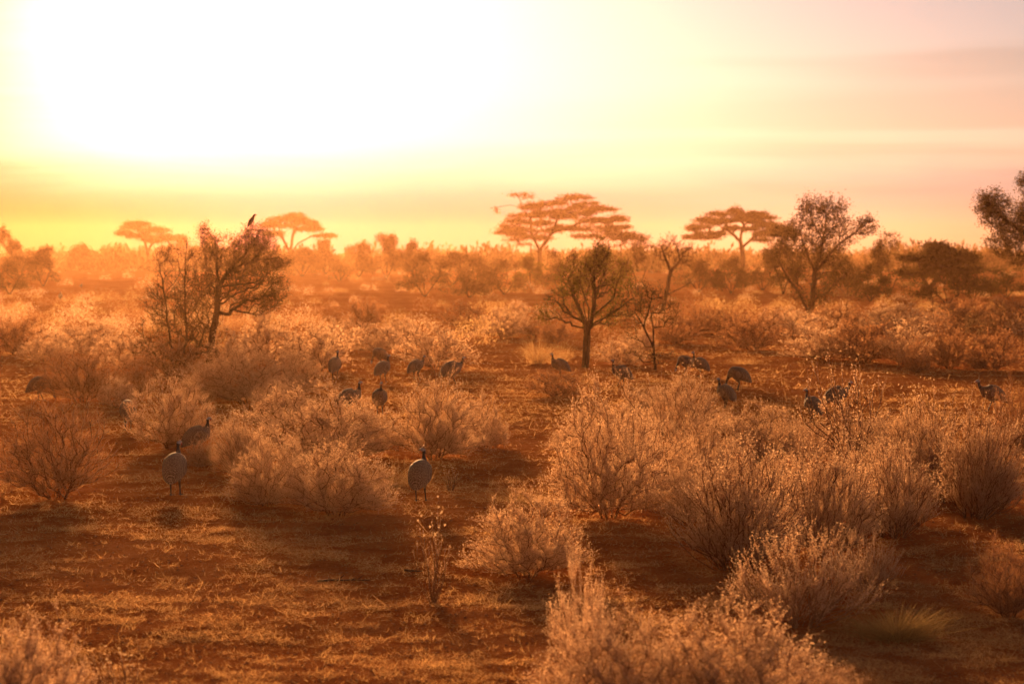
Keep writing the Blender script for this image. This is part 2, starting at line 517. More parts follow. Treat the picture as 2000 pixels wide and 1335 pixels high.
def shrub_mesh(seed, n=240, tw=6, lf=5, twl=0.13, leaf=0.02, leafw=0.009, stem_r=0.0028, k=0.55, up=0.8, hmin=0.12, shell=0.55,
               smat='stem', lmat='straw', bristle=False, seeds=0, base=0.07, spread=1.0, seed_r=0.011, nstem=9, squash=1.0):
    """stems mesh and foliage mesh of one dry shrub, one metre wide and one metre tall"""
    rng = np.random.default_rng(seed)
    T = dome_points(n, rng, hmin=hmin, shell=shell, spread=spread)
    chains = []
    for i in range(nstem):
        a = rng.uniform(0, 2 * np.pi)
        p0 = np.array([math.cos(a), math.sin(a), 0]) * base * rng.uniform(0.3, 1)
        p0[2] = -0.03
        chains.append([p0, p0 + np.array([math.cos(a) * 0.03, math.sin(a) * 0.03, 0.08])])
    A, par, r, tips = grow(T, chains, k, 0.09, rng, 0.10, stem_r, 3.0)
    st = Geo()
    limb_mesh(st, A, par, r, 0, 0.5)
    fo = Geo()
    tp = A[tips]
    td = unit(A[tips] - A[par[tips]])
    P = np.repeat(tp, tw, 0)
    back = rng.uniform(0, 0.10, len(P))[:, None]
    D = np.repeat(td, tw, 0)
    P = P - D * back
    out = unit(P * np.array([1, 1, 0.3]))
    D = unit(D * 0.5 + out * 0.35 + np.array([0, 0, up]) + rng.normal(size=P.shape) * (0.28 if bristle else 0.5))
    L = twl * rng.uniform(0.5, 1.3, len(P))
    twigs(st, P, D, L, np.full(len(P), stem_r * 0.55), 1)
    # leaves along the twigs
    f = rng.uniform(0.15, 1.02, (len(P), lf))
    LP = (P[:, None, :] + D[:, None, :] * (L[:, None] * f)[:, :, None]).reshape(-1, 3)
    LD = np.repeat(D, lf, 0)
    LD = unit(LD * 0.8 + rng.normal(size=LD.shape) * 0.55)
    s_ = rng.uniform(0.6, 1.35, len(LP))
    leaves(fo, LP, LD, leaf * s_, leafw * s_, rng)
    # leaves down the limbs
    i = np.where((par >= 0) & (r < stem_r * 2.2))[0]
    m_ = 2
    ff = rng.uniform(0, 1, (len(i), m_, 1))
    LP = (A[par[i]][:, None, :] * (1 - ff) + A[i][:, None, :] * ff).reshape(-1, 3)
    s_ = rng.uniform(0.5, 1.1, len(LP))
    leaves(fo, LP, rng.normal(size=LP.shape) + np.array([0, 0, 0.6]), leaf * s_, leafw * s_, rng)
    # true to size: one metre across and one metre tall
    allv = np.concatenate(fo.V)
    sx = 0.5 / np.quantile(np.hypot(allv[:, 0], allv[:, 1]), 0.975)
    sz = 1.0 / np.quantile(allv[:, 2], 0.985)
    fit = np.array([sx, sx, sz])
    fo.V = [v * fit for v in fo.V]
    st.V = [v * fit for v in st.V]
    meshes = [('stems', st.mesh('shrub_stems', [M[smat], M['twig']])), ('foliage', fo.mesh('shrub_foliage', [M[lmat]]))]
    if seeds:
        sd = Geo()
        st.V = [v / fit for v in st.V]
        top = np.argsort(-(P[:, 2] + D[:, 2] * L + rng.normal(size=len(P)) * 0.15))[:seeds]
        c = P[top] + D[top] * (L[top] * 1.5)[:, None]
        twigs(st, P[top], D[top], L[top] * 1.5, np.full(len(top), stem_r * 0.55), 1)
        st.V = [v * fit for v in st.V]
        meshes[0] = ('stems', st.mesh('shrub_stems', [M[smat], M['twig']]))
        for q in range(len(top)):
            e = unit(rng.normal(size=(36, 3)) + np.array([0, 0, 0.3]))
            leaves(sd, np.repeat(c[q:q + 1], 36, 0), e, np.full(36, seed_r) * rng.uniform(0.8, 1.2, 36), np.full(36, seed_r * 0.28), rng)
            sd.V[-1] = c[q] + (sd.V[-1] - c[q]) * np.array([1, 1, squash])
        sd.V = [v * fit for v in sd.V]
        meshes.append(('seed_heads', sd.mesh('shrub_seed_heads', [M['seed']])))
    return meshes


def tuft_mesh(seed, n=420, lmat='grass', lean=0.35, curl=0.35, heads=False, w=0.006, rnd=0.22, core=0.16):
    """grass tussock one metre wide and one metre tall: bent blades from a crown"""
    rng = np.random.default_rng(seed)
    fo = Geo()
    a = rng.uniform(0, 2 * np.pi, n)
    b = np.abs(rng.normal(size=n)) * core
    P = np.stack([np.cos(a) * b, np.sin(a) * b, np.full(n, -0.02)], -1)
    D = unit(np.stack([np.cos(a) * lean, np.sin(a) * lean, np.ones(n)], -1) + rng.normal(size=(n, 3)) * rnd)
    L = rng.uniform(0.45, 1.05, n)
    side = unit(np.cross(D, rng.normal(size=(n, 3))))
    droop = np.stack([np.cos(a), np.sin(a), -np.ones(n) * 0.7], -1) * (rng.uniform(0, curl, n) * L)[:, None]
    pts = [P, P + D * (L * 0.4)[:, None] + droop * 0.1, P + D * (L * 0.75)[:, None] + droop * 0.5, P + D * L[:, None] + droop]
    wd = [w, w * 0.8, w * 0.55, w * 0.12]
    V = np.stack([p + side * s_ * ww for p, ww in zip(pts, wd) for s_ in (1, -1)], 1).reshape(-1, 3)
    base = (np.arange(n) * 8)[:, None, None]
    q = np.array([[0, 1, 3, 2], [2, 3, 5, 4], [4, 5, 7, 6]])[None]
    fo.add(V, quads=(base + q).reshape(-1, 4))
    if heads:
        sel = np.arange(0, n, 3)
        tipp, td = pts[3][sel], unit(pts[3][sel] - pts[2][sel])
        f = rng.uniform(-0.16, 0.02, (len(sel), 7, 1))
        LP = (tipp[:, None] + td[:, None] * f).reshape(-1, 3)
        leaves(fo, LP, np.repeat(td, 7, 0) + rng.normal(size=LP.shape) * 0.4, np.full(len(LP), 0.03), np.full(len(LP), 0.010), rng)
    return [('blades', fo.mesh('grass_blades', [M[lmat]]))]


PROTO = {}


def protos():
    P = PROTO
    # near shrubs, fine twigs
    P['dry'] = [shrub_mesh(s, 620, 10, 8, 0.115, 0.0105, 0.0044, 0.002, 0.5, 0.8) for s in (11, 12, 13, 14)]
    P['seedy'] = [shrub_mesh(s, 520, 10, 7, 0.13, 0.0105, 0.0044, 0.002, 0.75, 1.0, seeds=34, seed_r=0.009) for s in (21, 22, 23)]
    P['dark'] = [shrub_mesh(s, 560, 9, 5, 0.12, 0.0115, 0.005, 0.0025, 0.6, 0.55, hmin=0.2, lmat='dark_leaf') for s in (31, 32, 33)]
    P['brush'] = [shrub_mesh(s, 210, 5, 22, 0.24, 0.0135, 0.0056, 0.0028, 0.9, 1.5, bristle=True, lmat='straw2', smat='palestem', hmin=0.25) for s in (41, 42)]
    P['upright'] = [shrub_mesh(s, 560, 9, 7, 0.15, 0.0105, 0.0045, 0.0023, 0.9, 1.1, hmin=0.2, lmat='straw2', spread=0.95, nstem=14, base=0.12) for s in (51, 52)]
    P['front'] = [shrub_mesh(s, 800, 10, 8, 0.12, 0.0105, 0.0046, 0.002, 0.5, 0.9, lmat='straw2', smat='palestem') for s in (61, 62)]
    P['wisp'] = [shrub_mesh(s, 40, 4, 3, 0.12, 0.02, 0.008, 0.005, 1.0, 1.2, hmin=0.5, seeds=16, nstem=4, base=0.05, seed_r=0.03, squash=0.5) for s in (71, 72)]
    P['sparse'] = [shrub_mesh(s, 90, 5, 4, 0.14, 0.017, 0.008, 0.0042, 0.8, 1.0, hmin=0.45, seeds=22, lmat='straw2', nstem=5, squash=0.7) for s in (81, 82)]
    # farther shrubs, fewer and broader leaves
    P['fdry'] = [shrub_mesh(s, 220, 7, 5, 0.16, 0.026, 0.011, 0.0035, 0.5, 0.8) for s in (91, 92, 93, 94)]
    P['fdark'] = [shrub_mesh(s, 240, 7, 5, 0.14, 0.026, 0.011, 0.004, 0.5, 0.6, lmat='dark_leaf') for s in (101, 102, 103)]
    P['tuft'] = [tuft_mesh(s, 260, heads=True, w=0.0045, rnd=0.35) for s in (111, 112)]
    P['fine'] = [tuft_mesh(113, 900, 'greengrass', 0.3, 0.4, w=0.0034, rnd=0.38, core=0.2)]
    P['low'] = [tuft_mesh(s, 520, 'grass', 0.2, 0.35, w=0.0022, rnd=0.75, core=0.42) for s in (115, 116)]


protos()
_turn = {}
PLACED = []


def plant(kind, px, base_y, width, top_y, label, name='dry_shrub', cat='shrub', group=None, var=None):
    p = at(px, base_y)
    D = float(np.linalg.norm(p[:2]))
    W = width / FPX * p[1]
    H = (base_y - top_y) / FPX * p[1]
    i = _turn.get(kind, 0)
    _turn[kind] = i + 1
    if kind[0] == 'f' and kind != 'fine':      # the dome's own tips stand above its mean outline
        H *= 0.86
    v = PROTO[kind][(i if var is None else var) % len(PROTO[kind])]
    rng = random.Random(int(px * 7 + base_y * 13))
    o = root_at(name, (p[0], p[1], gz(p)), label, cat, group, rng.uniform(0, 6.28))
    o.rotation_euler = (rng.uniform(-.11, .11), rng.uniform(-.11, .11), rng.uniform(0, 6.28))
    e = rng.uniform(0.9, 1.14)
    o.scale = (W * e, W / e, H / 0.98)
    for nm, me in v:
        c = link(nm, me, o)
        if nm == 'seed_heads':
            c['kind'] = 'stuff'
    PLACED.append((px, base_y, width, p[0], p[1], W))
    return o
# every shrub a person could point at: kind, x, foot y, width, top y (photo pixels), label
SHRUBS = [
 # along the bottom edge
 ('front', 1190, 1450, 340, 1180, 'pale out of focus shrub filling the bottom edge, left half of the big foreground clump'),
 ('front', 1420, 1455, 420, 1185, 'pale out of focus shrub filling the bottom edge, right half of the big foreground clump'),
 ('front', 1610, 1420, 220, 1295, 'low twiggy shrub at the right end of the foreground clump on the bottom edge'),
 ('brush', 1135, 1330, 130, 1095, 'tall blurred spiky stalks rising at the left end of the foreground clump'),
 ('front', 45, 1440, 240, 1200, 'blurred pale shrub filling the bottom left corner'),
 ('wisp', 235, 1400, 110, 1285, 'thin straggling twigs on the bottom edge beside the corner shrub'),
 # right foreground
 ('brush', 1560, 1215, 280, 1035, 'bristly shrub of pale leafy spikes standing just behind the foreground clump'),
 ('brush', 1690, 1150, 150, 1040, 'smaller bristly shrub leaning against the right side of the spiky shrub'),
 ('fine', 1750, 1235, 190, 1160, 'tuft of fine greenish grass beside the bristly spiky shrub'),
 ('dark', 1970, 1190, 150, 1050, 'sparse dark shrub on the shaded soil cut by the lower right edge'),
 # centre foreground
 ('dry', 1030, 1115, 240, 965, 'rounded pale shrub on open soil right of the slender seed head plant'),
 ('wisp', 848, 1168, 85, 1008, 'slender upright plant topped with round seed heads, alone on the bare foreground'),
 ('dry', 655, 1003, 260, 868, 'shrub with dark spread foot stems, just left of the lone centre guinea fowl'),
 ('dry', 520, 978, 190, 838, 'greyish shrub leaning over a dark hollow, left of the dark-footed shrub'),
 ('dry', 600, 905, 330, 765, 'broad pale shrub hiding the pair of half seen guinea fowl'),
 ('seedy', 470, 925, 120, 815, 'low pale shrub right of the guinea fowl with its neck up beside the bush'),
 ('dry', 700, 890, 190, 790, 'pale seed flecked shrub joining the two broad centre shrubs'),
 ('dry', 850, 893, 210, 748, 'pale shrub with reddish foot directly behind the guinea fowl of the centre'),
 ('dry', 945, 868, 130, 770, 'pale rounded end of the centre thicket beside the open red soil'),
 ('low', 760, 950, 130, 880, 'low dry grass between the dark-footed shrub and the centre guinea fowl'),
 ('wisp', 880, 958, 40, 915, 'bent dead twig sticking up right of the centre guinea fowl'),
 ('low', 1015, 985, 130, 948, 'pale flattened grass left of the big rounded shrub'),
 # left
 ('dark', 112, 965, 250, 785, 'large open brown shrub with dark twigs, nearest on the left side'),
 ('dry', 330, 873, 200, 742, 'dense shrub with reddish stems just behind the nearest left guinea fowl'),
 ('dry', 485, 795, 240, 698, 'rounded pale shrub in front of the thorn tree foot'),
 ('dark', 160, 788, 180, 690, 'brown seed tipped shrub beside the dark feeding guinea fowl at left'),
 ('fdry', 230, 800, 90, 735, 'small thin shrub between the two brown shrubs on the left'),
 ('dry', 398, 908, 95, 858, 'little pale shrub at the feet of the left pair of guinea fowl'),
 ('fdark', 30, 690, 120, 605, 'brown bush at the left edge above the bare soil'),
 ('fdry', 170, 690, 170, 622, 'hazy pale shrub left of the thorn bush'),
 ('fdry', 245, 720, 130, 640, 'hazy shrub touching the left foot of the thorn bush'),
 # right of centre
 ('dry', 1190, 1012, 250, 765, 'big rounded pale shrub with seed tips, tallest in the centre right'),
 ('dry', 1290, 975, 170, 830, 'pale shrub wedged against the right of the big rounded shrub'),
 ('seedy', 1325, 862, 180, 735, 'pale seed tipped shrub in front of the half hidden guinea fowl'),
 ('seedy', 1270, 800, 130, 760, 'low pale shrub below the guinea fowl that walks left'),
 ('seedy', 1375, 945, 170, 830, 'shrub carrying many bright ring-like seed heads'),
 ('upright', 1435, 1098, 280, 868, 'dense upright shrub with dark bare stems at its foot'),
 ('upright', 1610, 1075, 220, 862, 'tall reddish stemmed shrub behind the bristly spiky shrub'),
 ('upright', 1740, 1045, 200, 872, 'reddish shrub at the right end of the dense thicket'),
 ('dry', 1480, 905, 190, 792, 'spreading shrub with dark forked stems below the feeding guinea fowl'),
 ('seedy', 1560, 900, 150, 822, 'pale shrub in front of the guinea fowl looking over its back'),
 ('sparse', 1665, 915, 190, 712, 'tall sparse shrub with bare forked stems rising above its neighbours'),
 ('seedy', 1740, 930, 150, 810, 'thin shrub right of the tall sparse shrub'),
 ('seedy', 1800, 960, 150, 790, 'brown thicket shrub left of the dark stemmed bush at right'),
 ('sparse', 1840, 880, 120, 775, 'airy seed tipped shrub left of the rightmost guinea fowl'),
 ('upright', 1905, 1005, 190, 800, 'dark stemmed bush standing on shaded soil at right'),
 ('dark', 1990, 900, 90, 760, 'brown twiggy shrub cut by the right edge below the rightmost guinea fowl'),
 ('sparse', 1945, 860, 70, 800, 'thin twigs in front of the rightmost guinea fowl'),
 ('fdark', 1085, 778, 130, 722, 'low dark reddish scrub at the feet of the guinea fowl left of the tree'),
 ('tuft', 1050, 712, 60, 652, 'golden grass tussock left of the bushy green tree'),
 ('tuft', 1092, 712, 50, 665, 'golden grass tussock against the trunk of the bushy green tree'),
 ('fdry', 1212, 712, 110, 655, 'glowing pale scrub between the bushy tree and the thin sapling'),
 # middle distance, left to right
 ('fdry', 850, 722, 170, 622, 'golden shrub standing behind the row of four guinea fowl'),
 ('fdry', 620, 728, 150, 632, 'pale flecked shrub behind the upright guinea fowl at the row end'),
 ('fdry', 520, 715, 150, 610, 'tall glowing shrub at the right foot of the thorn tree'),
 ('fdry', 445, 735, 140, 640, 'shaded shrub in front of the thorn tree trunk'),
 ('fdark', 575, 700, 100, 640, 'dark low bush right of the thorn tree foot'),
 ('fdark', 710, 643, 90, 582, 'small dark bush on the plain above the row of guinea fowl'),
 ('fdry', 785, 658, 80, 612, 'small low bush right of the small dark bush'),
 ('fdark', 905, 642, 110, 585, 'low dark bush behind the golden shrub'),
 ('fdry', 985, 660, 110, 600, 'bush on the left part of the twin bushes left of the green tree'),
 ('fdark', 1045, 657, 100, 603, 'darker right bush of the twin bushes left of the green tree'),
 ('fdark', 1085, 673, 80, 625, 'small brown bush left behind the trunk of the green tree'),
 ('fdark', 1320, 668, 110, 600, 'brown bush right of the thin sapling'),
 ('fdark', 1368, 652, 70, 585, 'narrow dark bush on the bare clearing'),
 ('fdark', 1472, 682, 140, 600, 'dark footed bush left of the forked thorn tree'),
 ('fdry', 1535, 655, 130, 592, 'pale bush at the foot of the forked thorn tree'),
 ('fdry', 1600, 703, 150, 622, 'rounded bush right of the forked thorn tree foot'),
 ('fdark', 1690, 708, 140, 615, 'brown bush on the far rim of the bare track, second right of the thorn tree'),
 ('fdry', 1765, 712, 120, 610, 'pale tall bush on the far rim of the bare track'),
 ('fdark', 1793, 726, 70, 655, 'small dark stemmed bush standing out on the bare track edge'),
 ('fdark', 1855, 717, 90, 630, 'dark bush on the track rim at right'),
 ('fdark', 1940, 722, 120, 635, 'brown bush on the track rim near the right edge'),
 ('fdark', 1643, 642, 130, 585, 'low bush between the thorn tree and the umbrella crown'),
 ('fdry', 1745, 645, 150, 588, 'wide pale bush below the dark spreading umbrella tree'),
 ('fdark', 1880, 640, 140, 582, 'brown bush below the right end of the dark umbrella tree'),
 ('fdark', 1975, 650, 110, 572, 'tall brown bush under the crown at the right edge'),
 ('low', 1455, 712, 40, 690, 'tiny grass tuft alone on the bare track'),
 ('fdry', 1250, 690, 90, 640, 'small bush behind the thin sapling'),
 ('fdry', 660, 668, 110, 610, 'pale shrub left of the small dark bush on the plain'),
 ('dry', 575, 775, 130, 700, 'small pale shrub between the thorn tree foot and the upright guinea fowl'),
 ('dry', 560, 835, 160, 752, 'pale shrub left of the broad shrub that hides two guinea fowl'),
 ('fdark', 340, 752, 170, 655, 'dark undergrowth at the very foot of the hazy thorn bush'),
 ('dark', 265, 785, 120, 712, 'reddish brown shrub behind the dense reddish stemmed shrub'),
 ('seedy', 1400, 838, 120, 800, 'short seed head shrub at the breast of the pale rumped guinea fowl'),
 ('seedy', 1225, 880, 140, 792, 'pale shrub grown into the top right of the big rounded shrub'),
 ('seedy', 1530, 858, 120, 815, 'short shrub left of the dark backed guinea fowl'),
 ('dry', 1700, 1000, 170, 880, 'brown shrub in the middle of the dense right thicket'),
 ('dry', 1345, 1020, 160, 915, 'pale shrub left of the dense upright shrub'),
 ('seedy', 1690, 868, 120, 815, 'low pale shrub behind the tall sparse shrub'),
 ('dark', 1850, 975, 130, 868, 'brown shrub joining the thicket to the dark stemmed bush'),
 ('dry', 1535, 1000, 170, 890, 'pale shrub filling the thicket behind the dense upright shrub'),
 ('dry', 1120, 885, 110, 812, 'small pale shrub showing left above the big rounded shrub'),
 ('dry', 400, 795, 110, 722, 'small shrub in front of the thorn bush, left of the rounded shrub'),
 ('fdry', 90, 705, 120, 640, 'pale hazy shrub on the soil near the left edge'),
 ('fdry', 740, 690, 130, 632, 'pale shrub above the feeding guinea fowl of the row'),
 ('fdark', 1420, 655, 110, 598, 'brown bush between the narrow dark bush and the dark footed one'),
 ('fdry', 1010, 640, 120, 590, 'pale hazy bush behind the twin bushes'),
]


def build_shrubs():
    for kind, x, by, wd, ty, lab in SHRUBS:
        if not lab:
            continue
        nm, cat, grp = 'dry_shrub', 'shrub', 'dry shrubs on the savanna'
        if kind in ('tuft', 'fine', 'low'):
            nm, cat, grp = 'grass_tussock', 'grass tussock', 'dry grass tussocks'
        elif kind == 'wisp':
            nm, cat, grp = 'dry_plant', 'plant', 'slender dry plants'
        plant(kind, x, by, wd, ty, lab, nm, cat, grp)


build_shrubs()


# ------------------------------------------------------------------ trees
def tree(name, label, D, base, blobs, cat='tree', lmat='thorn', chains=None, n=260, k=0.25, tip=0.012, power=2.2, rmax=None, step=None,
         leaf=0.05, leafw=0.03, per=14, cl=0.18, tw=5, twl=0.25, seed=1, bald=0.0, depth=0.8, flat=False, up=0.0, wob=0.12, fill=0.0, group=None, bmat='bark', shell=0.0):
    """base and blobs in photo pixels; the tree stands Y metres away. blobs: (px, py, rx, ry, weight[, offset in depth])"""
    rng = np.random.default_rng(seed)
    bx, by = base
    b = at_dist(bx, by, D)
    b[2] = gz(b) - 0.05
    u = D / FPX
    pts, fills = [], []
    ws = np.array([q[4] for q in blobs], float)
    ws /= ws.sum()
    for q, w_ in zip(blobs, ws):
        c = at_dist(q[0], q[1], D)
        c = c + np.array([0, q[5] * u if len(q) > 5 else 0, 0])
        rx, rz = q[2] * u, q[3] * u
        for cnt, dst in ((int(round(n * w_)), pts), (int(round(fill * w_)), fills)):
            v = unit(rng.normal(size=(cnt, 3))) * np.maximum(shell, rng.uniform(0, 1, (cnt, 1)) ** (1 / 2.6))
            if flat:
                v[:, 2] = v[:, 2] * 0.5 + 0.2 * (1 - (v[:, 0] ** 2 + v[:, 1] ** 2))
            dst.append(c + v * np.array([rx, rx * depth, rz]))
    T = np.concatenate(pts)
    T = T[T[:, 2] > b[2] + 0.15]
    chs = []
    for ch in (chains or [[(bx, by), (bx, by - 20)]]):
        out = []
        for j, q in enumerate(ch):
            p = at_dist(q[0], q[1], D)
            if len(q) > 2:
                p[1] += q[2] * u
            out.append(p)
        if abs(ch[0][0] - bx) < 0.5 and abs(ch[0][1] - by) < 0.5:
            out[0] = b
        # finer steps along the trunk
        fine = [out[0]]
        for p, q in zip(out[:-1], out[1:]):
            m_ = max(1, int(np.linalg.norm(q - p) / (step or 0.3)))
            for s_ in range(1, m_ + 1):
                jit = rng.normal(size=3) * (step or 0.3) * 0.07 if s_ < m_ else 0
                fine.append(p + (q - p) * s_ / m_ + jit)
        chs.append(fine)
    A, par, r, tips = grow(T, chs, k, step or 0.3, rng, wob, tip, power, rmax, up)
    root = root_at(name, b, label, cat, group)
    A = A - b
    g_ = Geo()
    limb_mesh(g_, A, par, r, 0, tip * 3)
    # fine twigs at the tips
    tp, td = A[tips], unit(A[tips] - A[par[tips]])
    P = np.repeat(tp, tw, 0) - np.repeat(td, tw, 0) * rng.uniform(0, twl, (len(tp) * tw, 1))
    TD = unit(np.repeat(td, tw, 0) * 0.7 + rng.normal(size=P.shape) * 0.6 + np.array([0, 0, 0.25]))
    if flat:
        TD[:, 2] *= 0.4
        TD = unit(TD)
    L = twl * rng.uniform(0.5, 1.4, len(P))
    twigs(g_, P, TD, L, np.full(len(P), tip * 0.6))
    f = Geo()
    fl = (np.concatenate(fills) - b) if fill else np.zeros((0, 3))
    C = np.concatenate([P + TD * L[:, None] * rng.uniform(0.3, 1, (len(P), 1)), fl])
    if bald:      # leafless patches, so the crown breaks into clumps
        nz = np.sin(C[:, 0] * 2.7 + seed) * np.sin(C[:, 1] * 2.3 + 1.3 * seed) + np.sin(C[:, 2] * 3.1 + 0.7 * seed) * np.sin(C[:, 0] * 4.3)
        C = C[nz + rng.normal(size=len(C)) * 0.25 > np.quantile(nz, bald)]
    LP = np.repeat(C, per, 0)
    off = rng.normal(size=LP.shape) * cl
    if flat:
        off[:, 2] *= 0.5
    LP = LP + off
    s_ = rng.uniform(0.5, 1.4, len(LP))
    leaves(f, LP, rng.normal(size=LP.shape) + np.array([0, 0, 0.2]), leaf * s_, leafw * s_, rng)
    link('trunk', g_.mesh('tree_trunk', [M[bmat]], False), root)
    link('crown', f.mesh('tree_crown', [M[lmat]]), root)
    return root


def dist(py):
    return CAMH * FPX / (py - 500)


G_THORN, G_UMB, G_LINE = 'thorn trees on the savanna', 'flat topped acacias on the skyline', 'trees and bushes of the treeline'

# thorn tree with the perched bird
tree('thorn_tree', 'gnarled thorn tree with a black bird perched on its top twig', dist(712), (408, 712),
     [(430, 495, 50, 45, 1.1), (500, 480, 45, 45, 1.6), (470, 530, 60, 35, 1), (530, 560, 40, 50, 1.1), (500, 590, 55, 30, .7), (380, 560, 50, 50, 0.8),
      (355, 620, 60, 55, 0.8), (490, 460, 14, 20, .12), (400, 455, 14, 20, .2), (545, 512, 28, 8, .25), (445, 560, 60, 40, .8)],
     chains=[[(408, 712), (413, 660), (424, 610), (426, 558)], [(426, 558), (423, 510), (420, 470), (400, 443)], [(426, 560), (455, 557), (485, 585), (530, 592)],
             [(426, 558), (450, 525), (485, 490), (489, 436)], [(424, 562), (385, 556), (340, 575)], [(455, 557), (495, 552), (540, 580), (560, 592)],
             [(450, 525), (500, 508), (545, 503), (568, 520)]],
     n=1900, k=0.2, tip=0.0032, power=2.4, rmax=0.085, step=0.10, leaf=0.03, leafw=0.018, per=2, cl=0.05, tw=7, twl=0.16, seed=5, depth=0.9, group=G_THORN)
tree('thorn_bush', 'hazy tangled thorn bush leaning against the left side of the thorn tree', dist(742), (345, 742),
     [(330, 650, 70, 60, 1.3), (345, 560, 50, 60, 0.8), (320, 500, 30, 32, 0.35), (370, 500, 25, 35, 0.3), (300, 590, 30, 40, .5), (360, 690, 65, 40, 1.2), (395, 640, 45, 70, 1.1), (400, 570, 40, 50, .5), (290, 690, 40, 30, .6)],
     chains=[[(345, 742), (335, 690), (325, 600), (312, 520), (300, 475)], [(345, 742), (365, 660), (360, 560), (364, 470)], [(345, 742), (310, 700), (285, 670)], [(350, 740), (385, 690), (400, 640)],
             [(325, 610), (295, 600), (268, 580)]],
     n=1000, k=0.3, tip=0.0036, rmax=0.035, step=0.12, leaf=0.028, leafw=0.015, per=2, cl=0.05, tw=5, twl=0.16, seed=6, lmat='bush', group=G_THORN)
# bushy green tree in the centre
B_ch = [[(1143, 718), (1145, 685), (1147, 656)]]
for j, (tx, ty, dz) in enumerate([(1110, 545, 10), (1135, 510, -12), (1150, 490, 14), (1165, 500, -8), (1185, 520, 10), (1205, 550, -15), (1090, 590, 12), (1225, 590, 0), (1075, 600, -14), (1172, 560, 18), (1128, 570, -20)]):
    B_ch.append([(1147, 656 - 10 * (j % 3)), (1148 + (tx - 1148) * .3 + 9 * math.sin(j * 2.4), 650 + (ty - 650) * .35, dz * .4), (1148 + (tx - 1148) * .75 + 8 * math.sin(j * 4.1), 650 + (ty - 650) * .7, dz * .8), (tx, ty, dz)])
tree('bushy_tree', 'many stemmed bushy tree with olive green crown in the centre', dist(718), (1143, 718),
     [(1180, 490, 22, 26, .8), (1160, 515, 36, 28, 1.2), (1120, 500, 14, 18, .4), (1115, 545, 35, 35, 1.1), (1200, 540, 40, 45, 1.3), (1155, 550, 50, 40, 1.4), (1090, 600, 38, 38, .7), (1220, 590, 45, 38, .8), (1070, 580, 16, 20, .25), (1130, 610, 45, 30, .5), (1190, 615, 45, 30, .5), (1060, 610, 18, 22, .25)],
     chains=B_ch, n=900, k=0.4, tip=0.0036, power=2.5, rmax=0.085, step=0.13, leaf=0.038, leafw=0.018, per=4, cl=0.055, tw=5, twl=0.16, bald=0.3, wob=0.2, seed=7, lmat='green', group=G_THORN)
tree('sapling', 'thin leaning sapling with forked bare stems right of the bushy green tree', dist(722), (1280, 722),
     [(1250, 590, 40, 40, 1), (1285, 600, 45, 45, 1.1), (1230, 640, 25, 30, .4), (1310, 610, 25, 25, .4), (1270, 690, 55, 24, .6), (1260, 560, 20, 20, .3), (1280, 570, 22, 20, .3)],
     chains=[[(1280, 722), (1277, 680), (1258, 640), (1268, 600), (1274, 570)], [(1277, 680), (1276, 640), (1272, 610)], [(1258, 640), (1240, 610), (1225, 600)], [(1272, 610), (1300, 612), (1318, 605)]],
     n=240, k=0.25, tip=0.0045, rmax=0.032, step=0.13, leaf=0.032, leafw=0.02, per=4, cl=0.05, tw=4, twl=0.14, seed=8, lmat='bush', group=G_THORN)
tree('bare_tree', 'nearly leafless small tree with crooked trunk behind the thin sapling', dist(612), (1294, 612),
     [(1315, 480, 38, 25, 1.2), (1290, 490, 22, 22, .6), (1345, 490, 25, 22, .6), (1320, 510, 40, 20, .6), (1345, 550, 28, 10, .2)],
     chains=[[(1294, 612), (1302, 570), (1310, 530), (1328, 508), (1322, 480)], [(1310, 530), (1300, 505), (1290, 480)], [(1302, 575), (1325, 565), (1350, 552)]],
     n=170, k=0.2, tip=0.009, rmax=0.09, step=0.2, leaf=0.05, leafw=0.03, per=3, cl=0.06, tw=4, twl=0.25, seed=9, lmat='bush', group=G_THORN)
tree('thorn_tree', 'tall thorny tree with open rounded crown on forked trunks, right of the centre', dist(618), (1582, 618),
     [(1600, 440, 60, 50, 1.5), (1565, 460, 45, 50, 1), (1650, 450, 50, 38, 1.1), (1620, 405, 40, 25, .7), (1580, 400, 22, 25, .4), (1695, 440, 24, 20, .4), (1560, 510, 55, 28, .8), (1620, 495, 50, 28, .7), (1530, 470, 30, 35, .5),
      (1590, 575, 48, 26, .7), (1545, 545, 40, 25, .5), (1635, 535, 45, 25, .6), (1510, 500, 20, 24, .25)],
     chains=[[(1582, 618), (1588, 570), (1592, 530), (1608, 470), (1615, 420), (1590, 385)], [(1582, 618), (1560, 570), (1535, 535)], [(1592, 530), (1570, 480), (1560, 440)], [(1592, 530), (1640, 475), (1690, 440)],
             [(1608, 470), (1640, 430), (1655, 400)]],
     n=900, k=0.35, tip=0.0065, power=2.25, rmax=0.13, step=0.2, leaf=0.065, leafw=0.04, per=5, cl=0.08, tw=5, twl=0.28, seed=10, lmat='thorn', group=G_THORN)
tree('thorn_tree', 'dark thorn tree whose leafy crown is cut by the right edge', dist(640), (2085, 640),
     [(1990, 440, 55, 50, 1.4), (1945, 410, 35, 40, .9), (2040, 420, 60, 60, 1.3), (2010, 355, 25, 28, .5), (1925, 400, 22, 28, .5), (1965, 470, 40, 35, .8), (2090, 430, 60, 70, 1), (1995, 500, 40, 22, .4)],
     chains=[[(2085, 640), (2080, 560), (2050, 490), (2000, 455), (1960, 425), (1930, 400)], [(2050, 490), (2040, 430), (2010, 350)], [(2080, 560), (2095, 480), (2100, 420)], [(2000, 455), (1985, 500), (1978, 530)]],
     n=900, k=0.18, tip=0.0055, power=2.25, rmax=0.12, step=0.17, leaf=0.06, leafw=0.035, per=6, cl=0.08, tw=5, twl=0.24, seed=11, lmat='thorn', group=G_THORN)
